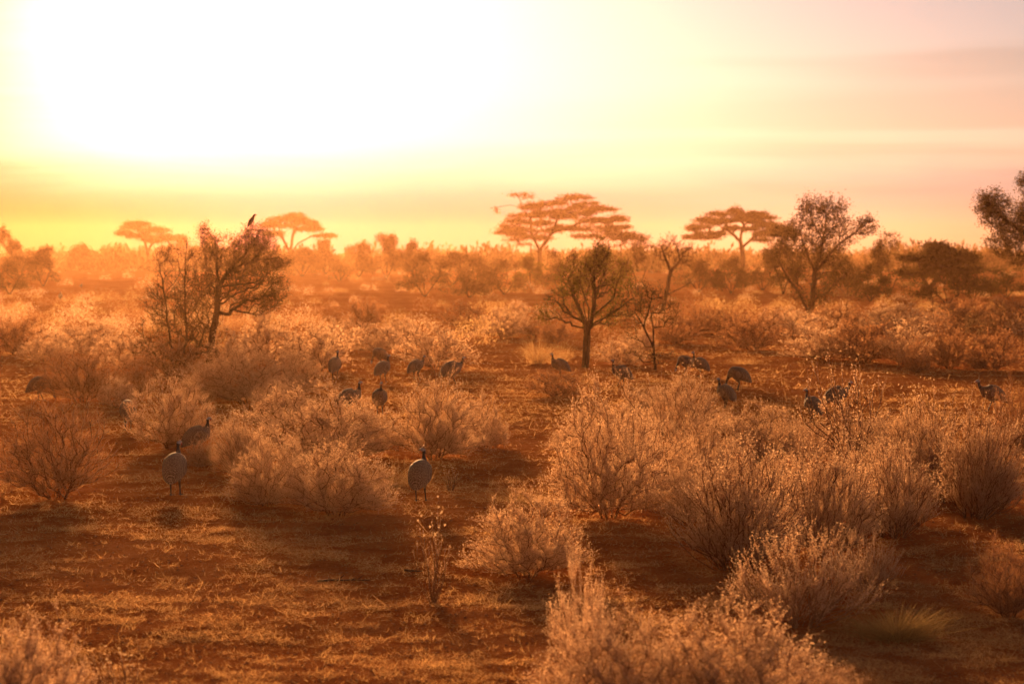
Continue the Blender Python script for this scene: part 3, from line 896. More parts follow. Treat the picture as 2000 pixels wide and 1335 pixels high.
# acacias on the skyline
AC = dict(lmat='acacia', flat=True, group=G_UMB, cat='acacia')


def tiers(cx, cy, rx, ry, seed, rows=((1.0, 18), (0.82, 15), (0.62, 11), (0.4, 6)), a0=8, a1=172):
    """small overlapping pads of foliage along nested arcs of a dome"""
    rng = random.Random(seed)
    out = []
    for f, n in rows:
        for i in range(n):
            a = R(a0 + (a1 - a0) * (i + rng.uniform(.1, .9)) / n)
            out.append((cx + math.cos(a) * rx * f * rng.uniform(.92, 1.04), cy - math.sin(a) * ry * f * rng.uniform(.9, 1.06), rx * rng.uniform(.13, .26), ry * rng.uniform(.06, .12), rng.uniform(.6, 1.3), rng.uniform(-.5, .5) * rx))
    return out


tree('umbrella_acacia', 'largest flat topped acacia, domed crown of many tiers with one sprig above, centre skyline', dist(537), (1052, 537),
     tiers(1105, 478, 122, 88, 3) + [(1015, 380, 22, 4, .4), (1035, 386, 12, 8, .2), (1045, 402, 18, 6, .25), (1000, 447, 38, 6, .7), (1000, 468, 34, 5, .5), (970, 412, 6, 13, .15), (985, 440, 22, 5, .3), (1215, 458, 34, 9, 1), (1195, 445, 34, 8, .8), (1240, 466, 26, 8, .7), (1030, 478, 28, 5, .3)],
     chains=[[(1052, 537), (1054, 490), (1038, 455), (1036, 425), (1020, 405), (1014, 384)], [(1054, 490), (1078, 455), (1090, 425), (1120, 400)], [(1038, 455), (1010, 440), (975, 440)], [(1078, 455), (1120, 440), (1160, 425), (1190, 440)],
             [(1020, 405), (995, 400), (972, 405)], [(1040, 537), (1036, 490), (1040, 460)]],
     n=1300, k=0.12, tip=0.026, rmax=0.3, power=2.25, step=0.4, leaf=0.17, leafw=0.12, per=11, cl=0.26, tw=3, twl=0.5, seed=21, fill=1500, bald=0.15, **AC)
tree('umbrella_acacia', 'broad flat topped acacia with thick forked trunk on the right skyline', dist(538), (1450, 538),
     tiers(1440, 474, 98, 58, 5, ((1.0, 16), (0.78, 12), (0.52, 7))),
     chains=[[(1450, 538), (1450, 495), (1446, 470), (1450, 445), (1470, 425)], [(1446, 470), (1420, 448), (1400, 438)], [(1450, 482), (1480, 458), (1505, 445)], [(1420, 448), (1385, 458)]],
     n=950, k=0.12, tip=0.026, rmax=0.3, step=0.4, leaf=0.17, leafw=0.12, per=12, cl=0.25, tw=3, twl=0.5, seed=22, fill=900, bald=0.15, **AC)
tree('umbrella_acacia', 'hazy flat topped acacia right behind the perched bird', dist(530), (565, 530),
     [(565, 428, 44, 5, 1.1), (595, 434, 28, 5, .7), (545, 441, 36, 6, .7), (605, 448, 32, 6, .8), (635, 461, 24, 3, .5), (535, 456, 24, 5, .5), (575, 420, 24, 3, .4), (530, 436, 18, 4, .4), (610, 440, 16, 4, .3)],
     chains=[[(565, 530), (567, 495), (552, 465), (545, 445)], [(567, 495), (572, 460), (578, 440)], [(567, 495), (582, 475), (610, 460), (635, 462)], [(552, 465), (535, 452)]],
     n=420, k=0.12, tip=0.033, rmax=0.3, step=0.45, leaf=0.21, leafw=0.15, per=13, cl=0.32, tw=3, twl=0.6, seed=23, fill=160, bald=0.2, **AC)
tree('umbrella_acacia', 'hazy leftmost flat topped acacia, drooping crown left of the thorn tree', dist(529), (290, 529),
     [(268, 438, 30, 6, 1.1), (300, 450, 30, 8, .9), (245, 456, 20, 7, .6), (325, 465, 24, 9, .7), (275, 462, 34, 7, .6), (300, 470, 30, 8, .5), (252, 445, 20, 6, .4)],
     chains=[[(290, 529), (288, 490), (280, 465), (268, 445)], [(288, 490), (305, 465), (318, 458)]],
     n=380, k=0.12, tip=0.033, rmax=0.28, step=0.45, leaf=0.21, leafw=0.15, per=13, cl=0.32, tw=3, twl=0.6, seed=24, fill=200, bald=0.15, **AC)
tree('umbrella_tree', 'dark spreading umbrella thorn with low crown, in front of the right treeline', dist(588), (1817, 588),
     [(1835, 492, 45, 12, 1.1), (1800, 505, 45, 14, 1), (1875, 505, 38, 12, .9), (1845, 520, 55, 14, 1), (1790, 535, 50, 14, .8), (1880, 530, 40, 12, .7), (1830, 480, 35, 8, .4)],
     chains=[[(1817, 588), (1815, 565), (1835, 535), (1850, 510)], [(1815, 565), (1800, 540), (1795, 515)], [(1835, 535), (1870, 515)]],
     n=380, k=0.15, tip=0.016, rmax=0.16, step=0.3, leaf=0.13, leafw=0.08, per=14, cl=0.16, tw=4, twl=0.35, seed=25, fill=120, bald=0.3, flat=True, lmat='thorn', group=G_THORN)

# treeline: x, foot y, width, top y, label, colour
LINE = [
 (-2, 548, 90, 444, 'round topped hazy tree at the left end of the treeline', 'bush', 'bush_tree'),
 (45, 552, 90, 466, 'hazy bush right of the round tree at the left end', 'bush', 'bush'),
 (85, 560, 70, 478, 'dense orange lit bush at left, standing before the treeline', 'bush', 'bush'),
 (18, 575, 80, 510, 'lower hazy bush below the round tree at the left edge', 'bush', 'bush'),
 (158, 530, 52, 474, 'small hazy tree alone on the left skyline', 'bush', 'bush_tree'),
 (225, 522, 58, 480, 'compact boxy hazy bush below the leftmost flat acacia', 'bush', 'bush'),
 (345, 528, 70, 458, 'hazy tree between the leftmost acacia and the thorn tree', 'bush', 'bush_tree'),
 (400, 532, 80, 462, 'hazy tree right behind the thorn tree crown', 'bush', 'bush_tree'),
 (505, 540, 90, 478, 'hazy bush under the left side of the acacia behind the bird', 'bush', 'bush'),
 (590, 540, 90, 482, 'hazy bush under the acacia behind the bird', 'bush', 'bush'),
 (637, 536, 66, 466, 'dark pointed tree right under the acacia edge', 'bush', 'bush_tree'),
 (700, 542, 80, 470, 'hazy wide bush left of the flat tipped tree', 'bush', 'bush'),
 (755, 545, 86, 455, 'taller treeline tree with two flat tips, between acacia and centre', 'bush', 'bush_tree'),
 (812, 552, 66, 464, 'scraggy treeline tree with a bare leaning branch', 'bush', 'bush_tree'),
 (830, 578, 130, 492, 'rounded bush standing forward of the treeline left of centre', 'bush', 'bush'),
 (885, 556, 100, 488, 'treeline bush with a small knob on top', 'bush', 'bush'),
 (930, 560, 90, 498, 'low treeline bush at the dip left of the big acacia', 'bush', 'bush'),
 (985, 575, 110, 503, 'bush below the left edge of the big acacia', 'bush', 'bush'),
 (1038, 562, 70, 497, 'dark green bush beneath the trunk of the big acacia', 'green', 'bush'),
 (1095, 570, 110, 486, 'pale brown bush beneath the right of the big acacia', 'bush', 'bush'),
 (1175, 580, 120, 476, 'wide bush behind the green tree crown', 'bush', 'bush'),
 (1240, 575, 110, 452, 'rounded olive tree between the green tree and the bare tree', 'bush', 'bush_tree'),
 (1365, 570, 110, 505, 'low bush right of the bare tree', 'bush', 'bush'),
 (1428, 572, 80, 498, 'dark bush beneath the broad right acacia', 'thorn', 'bush'),
 (1490, 568, 90, 500, 'hazy bush right of the broad acacia trunk', 'bush', 'bush'),
 (1530, 575, 90, 430, 'feathery tree between the broad acacia and the tall thorny tree', 'thorn', 'bush_tree'),
 (1655, 578, 130, 508, 'dark bush behind the foot of the tall thorny tree', 'thorn', 'bush'),
 (1738, 575, 100, 450, 'feathery rounded tree right of the tall thorny tree', 'thorn', 'bush_tree'),
 (1700, 590, 90, 515, 'dark bush left below the feathery rounded tree', 'thorn', 'bush'),
 (1900, 585, 110, 500, 'dark bush behind the right end of the umbrella thorn', 'thorn', 'bush'),
 (1965, 580, 120, 522, 'dark low bush under the crown cut by the right edge', 'thorn', 'bush'),
 (1850, 592, 170, 522, 'dark low thicket around the foot of the spreading umbrella tree', 'thorn', 'bush'),
 (663, 550, 52, 512, 'small open bush with a V of bare stems on the plain', 'bush', 'bush'),
 (918, 580, 80, 537, 'low rounded bush forward of the treeline dip', 'bush', 'bush'),
]


def build_line():
    for i, (x, by, wd, ty, lab, lm, nm) in enumerate(LINE):
        D = dist(by)
        h = by - ty
        u = D / FPX
        rng = random.Random(100 + i)
        bl = []
        for q in range(9):
            fx = rng.uniform(-1, 1)
            fy = rng.uniform(0.3, 0.95) * (1 - 0.35 * fx * fx)
            bl.append((x + fx * wd * .36, by - h * fy * 0.92, wd * rng.uniform(.13, .24), h * rng.uniform(.10, .2), rng.uniform(.6, 1.2)))
        bl.append((x + rng.uniform(-.2, .2) * wd, ty + h * 0.14, wd * .16, h * .12, .8))
        if nm == 'bush':
            bl += [(x - wd * .3, by - h * .25, wd * .22, h * .16, .8), (x + wd * .3, by - h * .25, wd * .22, h * .16, .8)]
        s_ = max(0.6, u / 0.05)
        op = 'V of bare' in lab
        tree(nm, lab, D, (x, by), bl, cat='bush' if nm == 'bush' else 'tree', lmat=lm, chains=[[(x, by), (x + rng.uniform(-3, 3), by - h * .25)], [(x, by), (x + wd * .2, by - h * .4)], [(x, by), (x - wd * .2, by - h * .4)]],
             n=60 if op else 150, k=0.3, tip=0.014 * s_, rmax=0.10 * s_, step=0.35 * s_, leaf=0.13 * s_, leafw=0.085 * s_, per=3 if op else 9, cl=0.15 * s_, tw=4, twl=0.3 * s_, seed=200 + i,
             fill=0 if op else 160, group=G_LINE)


build_line()


# ------------------------------------------------------------------ far scrub nobody could count, and the scrub carpet of the plain
def scrub_mesh(name, spots, mats, per, rng, leaf=0.05):
    """spots: rows of x, y, width, height"""
    g_ = Geo()
    for m_, sel in enumerate(np.array_split(rng.permutation(len(spots)), len(mats))):
        s_ = spots[sel]
        n = len(s_)
        v = unit(rng.normal(size=(n, per, 3)))
        v[:, :, 2] = np.abs(v[:, :, 2])
        rad = rng.uniform(0.35, 1.0, (n, per, 1)) ** 0.6
        lump = 1 + 0.25 * np.sin(np.arctan2(v[:, :, 1], v[:, :, 0]) * 3 + rng.uniform(0, 6, (n, 1)))[:, :, None]
        P = v * rad * lump * np.stack([s_[:, 2] * .5, s_[:, 2] * .5, s_[:, 3]], -1)[:, None, :]
        P[:, :, 0] += s_[:, 0:1]; P[:, :, 1] += s_[:, 1:2]; P[:, :, 2] += gh(s_[:, 0], s_[:, 1])[:, None]
        D = unit(v * np.array([0.6, 0.6, 0.4]) + np.array([0, 0, 0.7]) + rng.normal(size=v.shape) * 0.4).reshape(-1, 3)
        sc = np.repeat(np.sqrt(s_[:, 2] * s_[:, 3]), per) * rng.uniform(0.6, 1.5, n * per)
        leaves(g_, P.reshape(-1, 3), D, leaf * 2.6 * sc, leaf * sc, rng, m_)
    return link(name, g_.mesh(name, mats))


def build_scrub():
    rng = np.random.default_rng(77)
    # carpet of small scrub and grass on the plain between the counted bushes
    sp = []
    while len(sp) < 650:
        py = 522 + 165 * rng.random() ** 1.25
        px = rng.uniform(-150, 2150)
        p = at(px, py)
        dens = 0.5 + 0.5 * float(vnoise(p[0] / 9.0, p[1] / 22.0, 9)) + 0.25 * float(vnoise(p[0] / 3.0, p[1] / 8.0, 19))
        if rng.random() > dens + 0.1:
            continue
        if 640 < px < 1400 and py > 570 and rng.random() < 0.55:
            continue
        if py > 655 and (px > 1300 or rng.random() < 0.75):
            continue
        w_ = rng.uniform(0.5, 1.7)
        sp.append((p[0], p[1], w_, w_ * rng.uniform(0.3, 0.6)))
    o = scrub_mesh('scrub', np.array(sp), [M['straw'], M['grass'], M['dark_leaf']], 620, rng, 0.021)
    tag(o, 'low dry scrub and grass carpeting the plain', 'scrub', kind='stuff')
    # far wood along the horizon
    sp = []
    for i in range(620):
        y = rng.uniform(300, 930)
        x = rng.uniform(-0.30, 0.30) * y
        w_ = rng.uniform(3, 9)
        sp.append((x, y, w_, rng.uniform(2.0, 4.2)))
    o = scrub_mesh('distant_treeline', np.array(sp), [M['bush'], M['acacia']], 420, rng, 0.06)
    tag(o, 'far low bushland along the horizon', 'bushland', kind='stuff')


build_scrub()


def build_litter():
    """broken straw lying on the red soil, thicker in drifts, and short dry grass"""
    rng = np.random.default_rng(5)
    N = 650000
    py = 510 + (1420 - 610) * rng.random(N * 2) ** 1.0 + 100
    px = rng.uniform(-120, 2120, N * 2)
    d = (CAMH * FPX) / (py - 500)
    x = (px - 1000) / FPX * d
    y = d
    dr = 0.34 * vnoise(x / 1.0, y / 0.7, 31) + 0.42 * vnoise(x / 0.30, y / 0.26, 32) + 0.40 * vnoise(x / 0.11, y / 0.11, 34) + 0.28 * vnoise(x / 4.0, y / 4.0, 33)
    keep = rng.random(N * 2) < np.clip(0.14 + 1.4 * dr, 0.03, 1)
    x, y, d, dr = x[keep][:N], y[keep][:N], d[keep][:N], dr[keep][:N]
    n = len(x)
    z = gh(x, y)
    a = rng.uniform(0, 2 * np.pi, n)
    tilt = np.abs(rng.normal(size=n)) * 0.42
    L = rng.uniform(0.014, 0.06, n) * np.where(rng.random(n) < 0.05, 2.4, 1) * np.clip(d / 16, 0.8, 2.4)
    W = rng.uniform(0.0006, 0.0016, n) * np.clip(d / 14, 0.75, 3.5)
    D = np.stack([np.cos(a) * np.cos(tilt), np.sin(a) * np.cos(tilt), np.sin(tilt)], -1)
    P = np.stack([x, y, z + 0.003], -1)
    side = unit(np.cross(D, np.array([0, 0, 1.0])) + rng.normal(size=(n, 3)) * 0.35)
    bend = np.cross(D, np.array([0, 0, 1.0])) * (rng.normal(size=n) * 0.25 * L)[:, None]
    mid = P + D * (L * .5)[:, None] + bend
    end = P + D * L[:, None]
    V = np.stack([P - side * W[:, None], P + side * W[:, None], mid + side * W[:, None], mid - side * W[:, None], end], 1).reshape(-1, 3)
    b = (np.arange(n) * 5)[:, None]
    g_ = Geo()
    g_.add(V, tris=b + np.array([[3, 2, 4]]), quads=b + np.array([[0, 1, 2, 3]]))
    o = link('straw_litter', g_.mesh('straw_litter', [M['straw_litter']]))
    tag(o, 'broken straw and short dry grass scattered over the red soil', 'straw', kind='stuff')
    # rooted stubble in small clumps
    m = 1300
    py = 590 + 830 * rng.random(m) ** 1.3
    px = rng.uniform(-100, 2100, m)
    d = CAMH * FPX / (py - 500)
    cx, cy = (px - 1000) / FPX * d, d
    k = 14
    x = np.repeat(cx, k) + rng.normal(size=m * k) * 0.025
    y = np.repeat(cy, k) + rng.normal(size=m * k) * 0.025
    n = m * k
    P = np.stack([x, y, gh(x, y) - 0.004], -1)
    D = unit(rng.normal(size=(n, 3)) * 0.55 + np.array([0, 0, 0.8]))
    D[:, 2] = np.abs(D[:, 2])
    L = rng.uniform(0.02, 0.075, n)
    W = np.repeat(np.clip(d / 14, 0.8, 3), k) * 0.0009
    side = unit(np.cross(D, rng.normal(size=(n, 3))))
    bend = rng.normal(size=(n, 3)) * (L * 0.3)[:, None]
    mid = P + D * (L * .55)[:, None]
    end = P + D * L[:, None] + bend
    V = np.stack([P - side * W[:, None], P + side * W[:, None], mid + side * W[:, None] * .8, mid - side * W[:, None] * .8, end], 1).reshape(-1, 3)
    b = (np.arange(n) * 5)[:, None]
    g_ = Geo()
    g_.add(V, tris=b + np.array([[3, 2, 4]]), quads=b + np.array([[0, 1, 2, 3]]))
    o = link('grass_stubble', g_.mesh('grass_stubble', [M['grass']]))
    tag(o, 'short rooted grass stubble dotted over the red soil', 'grass', kind='stuff')
    # small stones and clods
    n = 30000
    py = 560 + 860 * rng.random(n)
    px = rng.uniform(-100, 2100, n)
    d = CAMH * FPX / (py - 500)
    x, y = (px - 1000) / FPX * d, d
    s_ = 0.004 + 0.012 * rng.random(n) ** 3 * np.clip(d / 16, 0.8, 2)
    oct_ = np.array([[1, 0, 0], [-1, 0, 0], [0, 1, 0], [0, -1, 0], [0, 0, .7], [0, 0, -.5]], float)
    V = oct_[None] * s_[:, None, None] * rng.uniform(0.6, 1.4, (n, 6, 1)) + np.stack([x, y, gh(x, y) + s_ * 0.2], -1)[:, None, :]
    f = np.array([[0, 2, 4], [2, 1, 4], [1, 3, 4], [3, 0, 4], [2, 0, 5], [1, 2, 5], [3, 1, 5], [0, 3, 5]])
    g_ = Geo()
    g_.add(V.reshape(-1, 3), tris=((np.arange(n) * 6)[:, None, None] + f[None]).reshape(-1, 3))
    m_ = bark_mat('clod', (0.22, 0.07, 0.025), (0.5, 0.24, 0.11), 30)
    o = link('gravel', g_.mesh('gravel', [m_]))
    tag(o, 'small clods and pebbles on the red soil', 'gravel', kind='stuff')


build_litter()


def stick(label, px, py, length, rz, seed):
    rng = np.random.default_rng(seed)
    n = 9
    x = np.linspace(-length / 2, length / 2, n)
    P = np.stack([x, np.cumsum(rng.normal(size=n)) * length * .03, 0.012 + np.abs(rng.normal(size=n)) * 0.008], -1)
    g_ = Geo()
    r = np.linspace(0.011, 0.004, n)
    tubes(g_, P[:-1], P[1:], r[:-1], r[1:], 6)
    for i in (3, 5, 6):
        q = P[i] + np.array([length * .12, rng.choice([-1, 1]) * length * .13, 0.03])
        tubes(g_, P[i:i + 1], q[None], r[i:i + 1] * .6, r[i:i + 1] * .3, 5)
    p = at(px, py)
    o = link('dead_stick', g_.mesh('dead_stick', [M['bark']]))
    o.location = (p[0], p[1], gz(p))
    o.rotation_euler = (0, 0, R(rz))
    tag(o, label, 'stick', 'fallen sticks')


stick('long dark dead stick lying flat on the bare foreground soil', 672, 1128, 0.42, 4, 1)
stick('short dark stick lying beside the slender seed head plant', 808, 1108, 0.16, -8, 2)
# ------------------------------------------------------------------ birds
def feather_mat():
    m, g = mat('spotted_feathers')
    tc = g.n('ShaderNodeTexCoord').outputs['Object']
    v = g.n('ShaderNodeTexVoronoi', {'Vector': tc, 'Scale': 75.0, 'Randomness': 0.35})
    dot = g.n('ShaderNodeMapRange', {0: v.outputs['Distance'], 1: 0.42, 2: 0.30, 3: 0, 4: 1}).outputs[0]
    wav = g.n('ShaderNodeTexWave', {'Vector': tc, 'Scale': 42.0, 'Distortion': 4.0, 'Detail': 2.0, 'Detail Scale': 2.5}, bands_direction='X').outputs['Fac']
    col = g.mix('MIX', wav, (0.045, 0.034, 0.026, 1), (0.23, 0.178, 0.13, 1))
    col = g.mix('MIX', g.math('MULTIPLY', dot, 0.65), col, (0.50, 0.40, 0.31, 1))
    b = g.n('ShaderNodeBump', {'Strength': 0.6, 'Distance': 0.01, 'Height': wav})
    p = g.n('ShaderNodeBsdfPrincipled', {'Base Color': col, 'Roughness': 0.8, 'Normal': b.outputs[0], 'Sheen Weight': 0.1, 'Sheen Roughness': 0.4, 'Specular IOR Level': 0.2})
    g.n('ShaderNodeOutputMaterial', {0: p.outputs[0]})
    return m


def plain(name, col, rough=0.7):
    m, g = mat(name)
    pos = g.n('ShaderNodeTexCoord').outputs['Object']
    f = g.noise(pos, 60, 3)
    c = g.mix('MIX', f, (*[v * 0.75 for v in col], 1), (*[min(1, v * 1.25) for v in col], 1))
    p = g.n('ShaderNodeBsdfPrincipled', {'Base Color': c, 'Roughness': rough})
    g.n('ShaderNodeOutputMaterial', {0: p.outputs[0]})
    return m


BM = [feather_mat(), plain('neck_skin', (0.03, 0.028, 0.032)), plain('head_skin', (0.27, 0.28, 0.31)), plain('leg_skin', (0.05, 0.04, 0.035)), plain('beak_horn', (0.30, 0.16, 0.07), 0.5)]
CASQ, WAT, BLACK = plain('casque_horn', (0.36, 0.20, 0.09), 0.5), plain('red_wattle', (0.35, 0.04, 0.03), 0.5), plain('black_feathers', (0.012, 0.012, 0.014), 0.45)


def loft(geo, path, K=16, mats=None, close=True):
    """path rows: x, y, z, half width, half height"""
    P = np.array([p[:3] for p in path], float)
    T = np.gradient(P, axis=0)
    T = unit(T)
    rows = []
    side0 = None
    for i in range(len(P)):
        s_ = np.cross(np.array([0, 0, 1.0]), T[i])
        if np.linalg.norm(s_) < 0.25:
            s_ = side0 if side0 is not None else np.array([0, 1.0, 0])
        s_ = s_ - T[i] * s_.dot(T[i])
        s_ = unit(s_)
        if side0 is not None and s_.dot(side0) < 0:
            s_ = -s_
        side0 = s_
        n_ = np.cross(T[i], s_)
        a = np.arange(K) * 2 * np.pi / K
        rows.append(P[i] + s_ * np.cos(a)[:, None] * path[i][3] + n_ * np.sin(a)[:, None] * path[i][4])
    V = np.concatenate(rows + [P[:1], P[-1:]])
    n = len(P)
    k = np.arange(K)
    for i in range(n - 1):
        q = np.stack([i * K + k, i * K + (k + 1) % K, (i + 1) * K + (k + 1) % K, (i + 1) * K + k], -1)
        geo.Q.append(q + geo.n); geo.qm.append(np.full(K, mats[i] if mats else 0))
    for row, c, fl in ((0, n * K, True), (n - 1, n * K + 1, False)):
        a_, b_ = row * K + k, row * K + (k + 1) % K
        t = np.stack([b_, a_, np.full(K, c)], -1) if fl else np.stack([a_, b_, np.full(K, c)], -1)
        geo.T.append(t + geo.n); geo.tm.append(np.full(K, mats[0 if fl else -1] if mats else 0))
    geo.V.append(V)
    geo.n += len(V)


def smooth_path(rows, mats, sub=3):
    """Catmull-Rom through the control sections"""
    R_ = np.array(rows, float)
    out, om = [], []
    for i in range(len(R_) - 1):
        p0, p1, p2, p3 = R_[max(i - 1, 0)], R_[i], R_[i + 1], R_[min(i + 2, len(R_) - 1)]
        for s_ in range(sub):
            t = s_ / sub
            v = 0.5 * ((2 * p1) + (-p0 + p2) * t + (2 * p0 - 5 * p1 + 4 * p2 - p3) * t * t + (-p0 + 3 * p1 - 3 * p2 + p3) * t ** 3)
            v[3:] = np.maximum(v[3:], 0.002)
            out.append(v); om.append(mats[i])
    out.append(R_[-1]); om.append(mats[-1])
    return out, om


def fowl(label, px, py, heading, pose='up', turn=0.0, scale=1.0, stride=0.05, tilt=0.0, lift=0.0):
    """heading in degrees: 0 looks right across the picture, 90 away from the camera; turn swings the head"""
    body = [(-.275, .15, .006, .006), (-.25, .165, .045, .022), (-.205, .205, .082, .058), (-.14, .262, .104, .094), (-.06, .305, .116, .118), (.02, .322, .112, .120), (.085, .335, .09, .105)]
    rows = [(x, 0, z, a * 1.08, b * 1.08) for x, z, a, b in body]
    ms = [0] * len(rows)
    c, s_ = math.cos(R(turn)), math.sin(R(turn))
    if pose == 'up':
        nk = [(.128, .385, .056, .066), (.146, .425, .032, .037), (.151, .463, .020, .023), (.153, .495, .016, .018)]
        hd = [(0, .524, .020, .022), (.014, .540, .022, .023), (.034, .540, .018, .019), (.05, .534, .010, .011), (.068, .527, .003, .003)]
        hx = .154
    elif pose == 'mid':
        nk = [(.14, .365, .056, .066), (.175, .395, .033, .037), (.197, .43, .022, .025), (.205, .46, .019, .021)]
        hd = [(.0, .488, .021, .024), (.014, .503, .024, .025), (.034, .501, .019, .020), (.05, .495, .011, .012), (.068, .487, .003, .003)]
        hx = .208
    else:
        nk = [(.135, .30, .06, .075), (.175, .25, .036, .04), (.205, .20, .024, .026), (.222, .155, .019, .020)]
        hd = [(.003, .12, .022, .024), (.008, .095, .025, .025), (.018, .07, .019, .020), (.026, .05, .011, .012), (.034, .03, .003, .003)]
        hx = .225
    for i, (x, z, a, b) in enumerate(nk):
        rows.append((x, 0, z, a, b)); ms.append(0 if i < 1 else 1)
    for i, (x, z, a, b) in enumerate(hd):
        rows.append((hx + x * c, x * s_, z, a, b)); ms.append(2 if i < 2 else (4 if i > 2 else 2))
    pth, pm = smooth_path(rows, ms)
    g_ = Geo()
    loft(g_, pth, 18, pm)
    for sd, off in ((-1, stride), (1, -stride)):
        y = sd * 0.045
        leg = [(.0, y, .27, .04, .05), (.005 + off * .2, y, .20, .028, .036), (-.03 + off * .5, y, .145, .013, .014), (-.012 + off * .8, y, .075, .0085, .0085), (.0 + off, y, .012, .008, .008), (.012 + off, y, .004, .009, .006)]
        lp, lm = smooth_path(leg, [0, 0, 3, 3, 3, 3], 2)
        loft(g_, lp, 8, lm)
        for ta, tl in ((-32, .05), (0, .062), (32, .05), (180, .022)):
            e = (math.cos(R(ta)) * tl, math.sin(R(ta)) * tl)
            loft(g_, [(off, y, .010, .006, .006), (off + e[0] * .6, y + e[1] * .6, .010, .005, .005), (off + e[0], y + e[1], .002, .002, .002)], 6, [3, 3, 3])
    # folded wings pressed to the flanks
    for sd in (-1, 1):
        w_ = [(.07, sd * .085, .345, .012, .05), (.0, sd * .108, .32, .016, .075), (-.08, sd * .105, .285, .016, .07), (-.16, sd * .08, .235, .012, .05), (-.22, sd * .05, .195, .006, .02)]
        wp, wm = smooth_path(w_, [0] * 5, 2)
        loft(g_, wp, 10, wm)
    p = at(px, py)
    o = link('guinea_fowl', g_.mesh('guinea_fowl', BM, True))
    o.location = (p[0], p[1], gz(p) + 0.004 + lift)
    o.rotation_euler = (0, R(tilt), R(heading))
    o.scale = (scale * 0.98,) * 3
    tag(o, label, 'guinea fowl', 'flock of guinea fowl')
    h = Geo()
    top = hd[1][1] + .018
    if pose == 'down':
        loft(h, [(hx + .02, 0, .10, .014, .010), (hx + .045, 0, .115, .009, .007), (hx + .062, 0, .135, .003, .003)], 8, [0] * 3)
    else:
        loft(h, [(hx + .008 * c, .008 * s_, top - .008, .010, .016), (hx + .0 * c, 0, top + .014, .007, .011), (hx - .014 * c, -.014 * s_, top + .036, .003, .003)], 8, [0] * 3)
    link('casque', h.mesh('casque', [CASQ], True), o)
    for sd in (-1, 1):
        wg = Geo()
        bx, bz = hx + .036 * c - sd * .016 * s_, hd[2][1] - .012
        by_ = .036 * s_ + sd * .016 * c
        loft(wg, [(bx, by_, bz + .006, .004, .006), (bx + .002, by_, bz - .012, .005, .009), (bx, by_, bz - .026, .002, .004)], 6, [0] * 3)
        link('wattle', wg.mesh('wattle', [WAT], True), o)
    return o


fowl('guinea fowl seen from behind with head up, nearest on the left beside the brown shrub', 343, 960, 88, 'up', -25, 1.06, 0.02)
fowl('guinea fowl seen from behind looking left, alone on open soil at the centre', 822, 983, 80, 'up', 75, 0.98, 0.035)
fowl('guinea fowl turned right with neck raised, half behind the shrub left of centre', 387, 888, 35, 'up', -20, 0.92, 0.04)
fowl('dark hump of a feeding guinea fowl at the left edge by the brown shrub', 80, 786, 12, 'down', 0, 1.0, 0.04)
fowl('guinea fowl barely showing through the twigs left of the reddish stemmed shrub', 250, 842, 110, 'down', 0, 1.0, 0.03)
fowl('upright guinea fowl at the left end of the row, seen from behind', 655, 746, 80, 'up', -10, 1.05, 0.02)
fowl('feeding guinea fowl with head hidden, behind the others of the row', 741, 716, 150, 'down', 0, 0.95, 0.04)
fowl('guinea fowl of the row standing tall and looking right, below the feeding one', 749, 750, 55, 'up', -30, 1.0, 0.03)
fowl('small guinea fowl of the row walking right, third from left', 814, 743, 45, 'mid', -20, 0.95, 0.04)
fowl('guinea fowl at the right end of the row walking right behind pale twigs', 884, 752, 25, 'mid', -10, 1.1, 0.05)
fowl('guinea fowl half hidden in the broad shrub, facing right with blue head up', 684, 812, 15, 'up', 0, 1.0, 0.03)
fowl('guinea fowl showing only neck and breast above the broad shrub, facing the viewer', 742, 812, -80, 'up', 20, 1.0, 0.03)
fowl('guinea fowl left of the green tree, facing left behind low reddish scrub', 1092, 738, 165, 'up', 10, 0.95, 0.04)
fowl('guinea fowl striding left on open soil below the thin sapling', 1212, 757, 168, 'up', 5, 0.95, 0.075)
fowl('guinea fowl looking left, front one of the overlapping pair on the bare track', 1366, 740, 140, 'up', 20, 0.95, 0.04)
fowl('guinea fowl mostly hidden behind twigs, rear one of the overlapping pair', 1338, 730, 160, 'down', 0, 0.9, 0.04)
fowl('round guinea fowl feeding with head down on the bare track', 1441, 768, 160, 'down', 0, 1.0, 0.02)
fowl('guinea fowl with pale rump showing above seed heads, looking left', 1416, 798, 130, 'up', 30, 0.92, 0.03)
fowl('dark backed guinea fowl looking left over the thicket', 1586, 820, 118, 'up', 40, 0.95, 0.03)
fowl('guinea fowl tangled in the tall sparse shrub, only its back showing', 1636, 806, 10, 'mid', 0, 1.0, 0.03)
fowl('rightmost guinea fowl, low dark body walking left', 1936, 806, 170, 'mid', 5, 1.0, 0.05)
fowl('far blurred guinea fowl, dark speck on the plain at left', 118, 588, 100, 'up', 0, 0.95, 0.02)
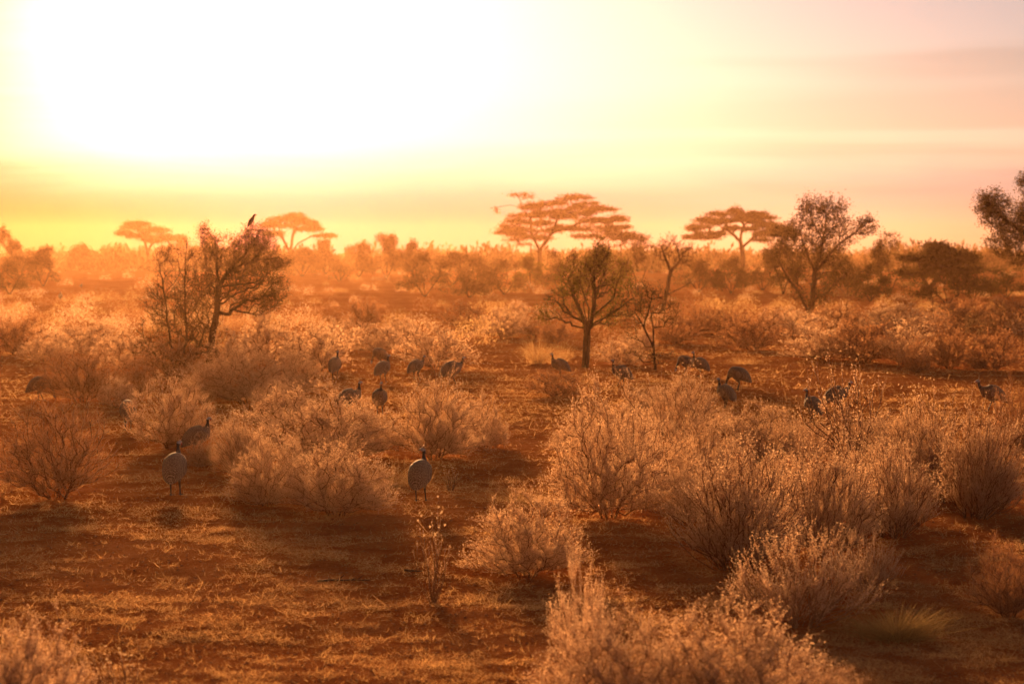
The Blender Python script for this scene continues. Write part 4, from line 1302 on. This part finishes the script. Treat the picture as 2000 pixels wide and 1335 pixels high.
fowl('farthest guinea fowl, tiny speck behind the other one at left', 159, 563, 80, 'up', 0, 0.8, 0.02)


def perched_bird():
    D = dist(712)
    p = at_dist(488, 439, D)
    g_ = Geo()
    rows = [(-.055, 0, -.13, .006, .004), (-.04, 0, -.06, .02, .010), (-.022, 0, .0, .035, .03), (.0, 0, .06, .05, .052), (.02, 0, .12, .048, .05), (.035, 0, .165, .032, .034), (.045, 0, .20, .030, .032), (.06, 0, .225, .026, .027), (.082, 0, .232, .014, .014), (.11, 0, .228, .003, .003)]
    pth, pm = smooth_path(rows, [0] * len(rows))
    loft(g_, pth, 14, pm)
    for sd in (-1, 1):
        loft(g_, [(.0, sd * .018, .03, .010, .010), (.0, sd * .018, -.02, .005, .005)], 6, [0, 0])
        w_ = [(.02, sd * .045, .13, .01, .03), (-.01, sd * .048, .06, .012, .04), (-.04, sd * .03, -.03, .006, .018)]
        wp, wm = smooth_path(w_, [0] * 3, 2)
        loft(g_, wp, 8, wm)
    o = link('perched_bird', g_.mesh('perched_bird', [BLACK], True))
    o.location = tuple(float(v) for v in p)
    o.rotation_euler = (0, R(12), R(15))
    o.scale = (1.1,) * 3
    tag(o, 'black bird perched on the topmost twig of the thorn tree', 'bird')


perched_bird()


# ------------------------------------------------------------------ evening haze
def build_haze():
    x, y0, y1, z0, z1 = 960, -960, 960, -1.0, 17.5
    V = [(a, b, c) for c in (z0, z1) for a, b in ((-x, y0), (x, y0), (x, y1), (-x, y1))]
    F = np.array([[0, 3, 2, 1], [4, 5, 6, 7], [0, 1, 5, 4], [1, 2, 6, 5], [2, 3, 7, 6], [3, 0, 4, 7]])
    o = link('haze', make_mesh('haze', V, [F]))
    m, g = mat('haze')
    v = g.n('ShaderNodeVolumePrincipled', {'Color': (0.90, 0.48, 0.24, 1), 'Density': HAZE, 'Anisotropy': 0.74})
    g.n('ShaderNodeOutputMaterial', {'Volume': v.outputs[0]})
    o.data.materials.append(m)
    tag(o, kind='stuff')


HAZE = 0.00016
build_haze()
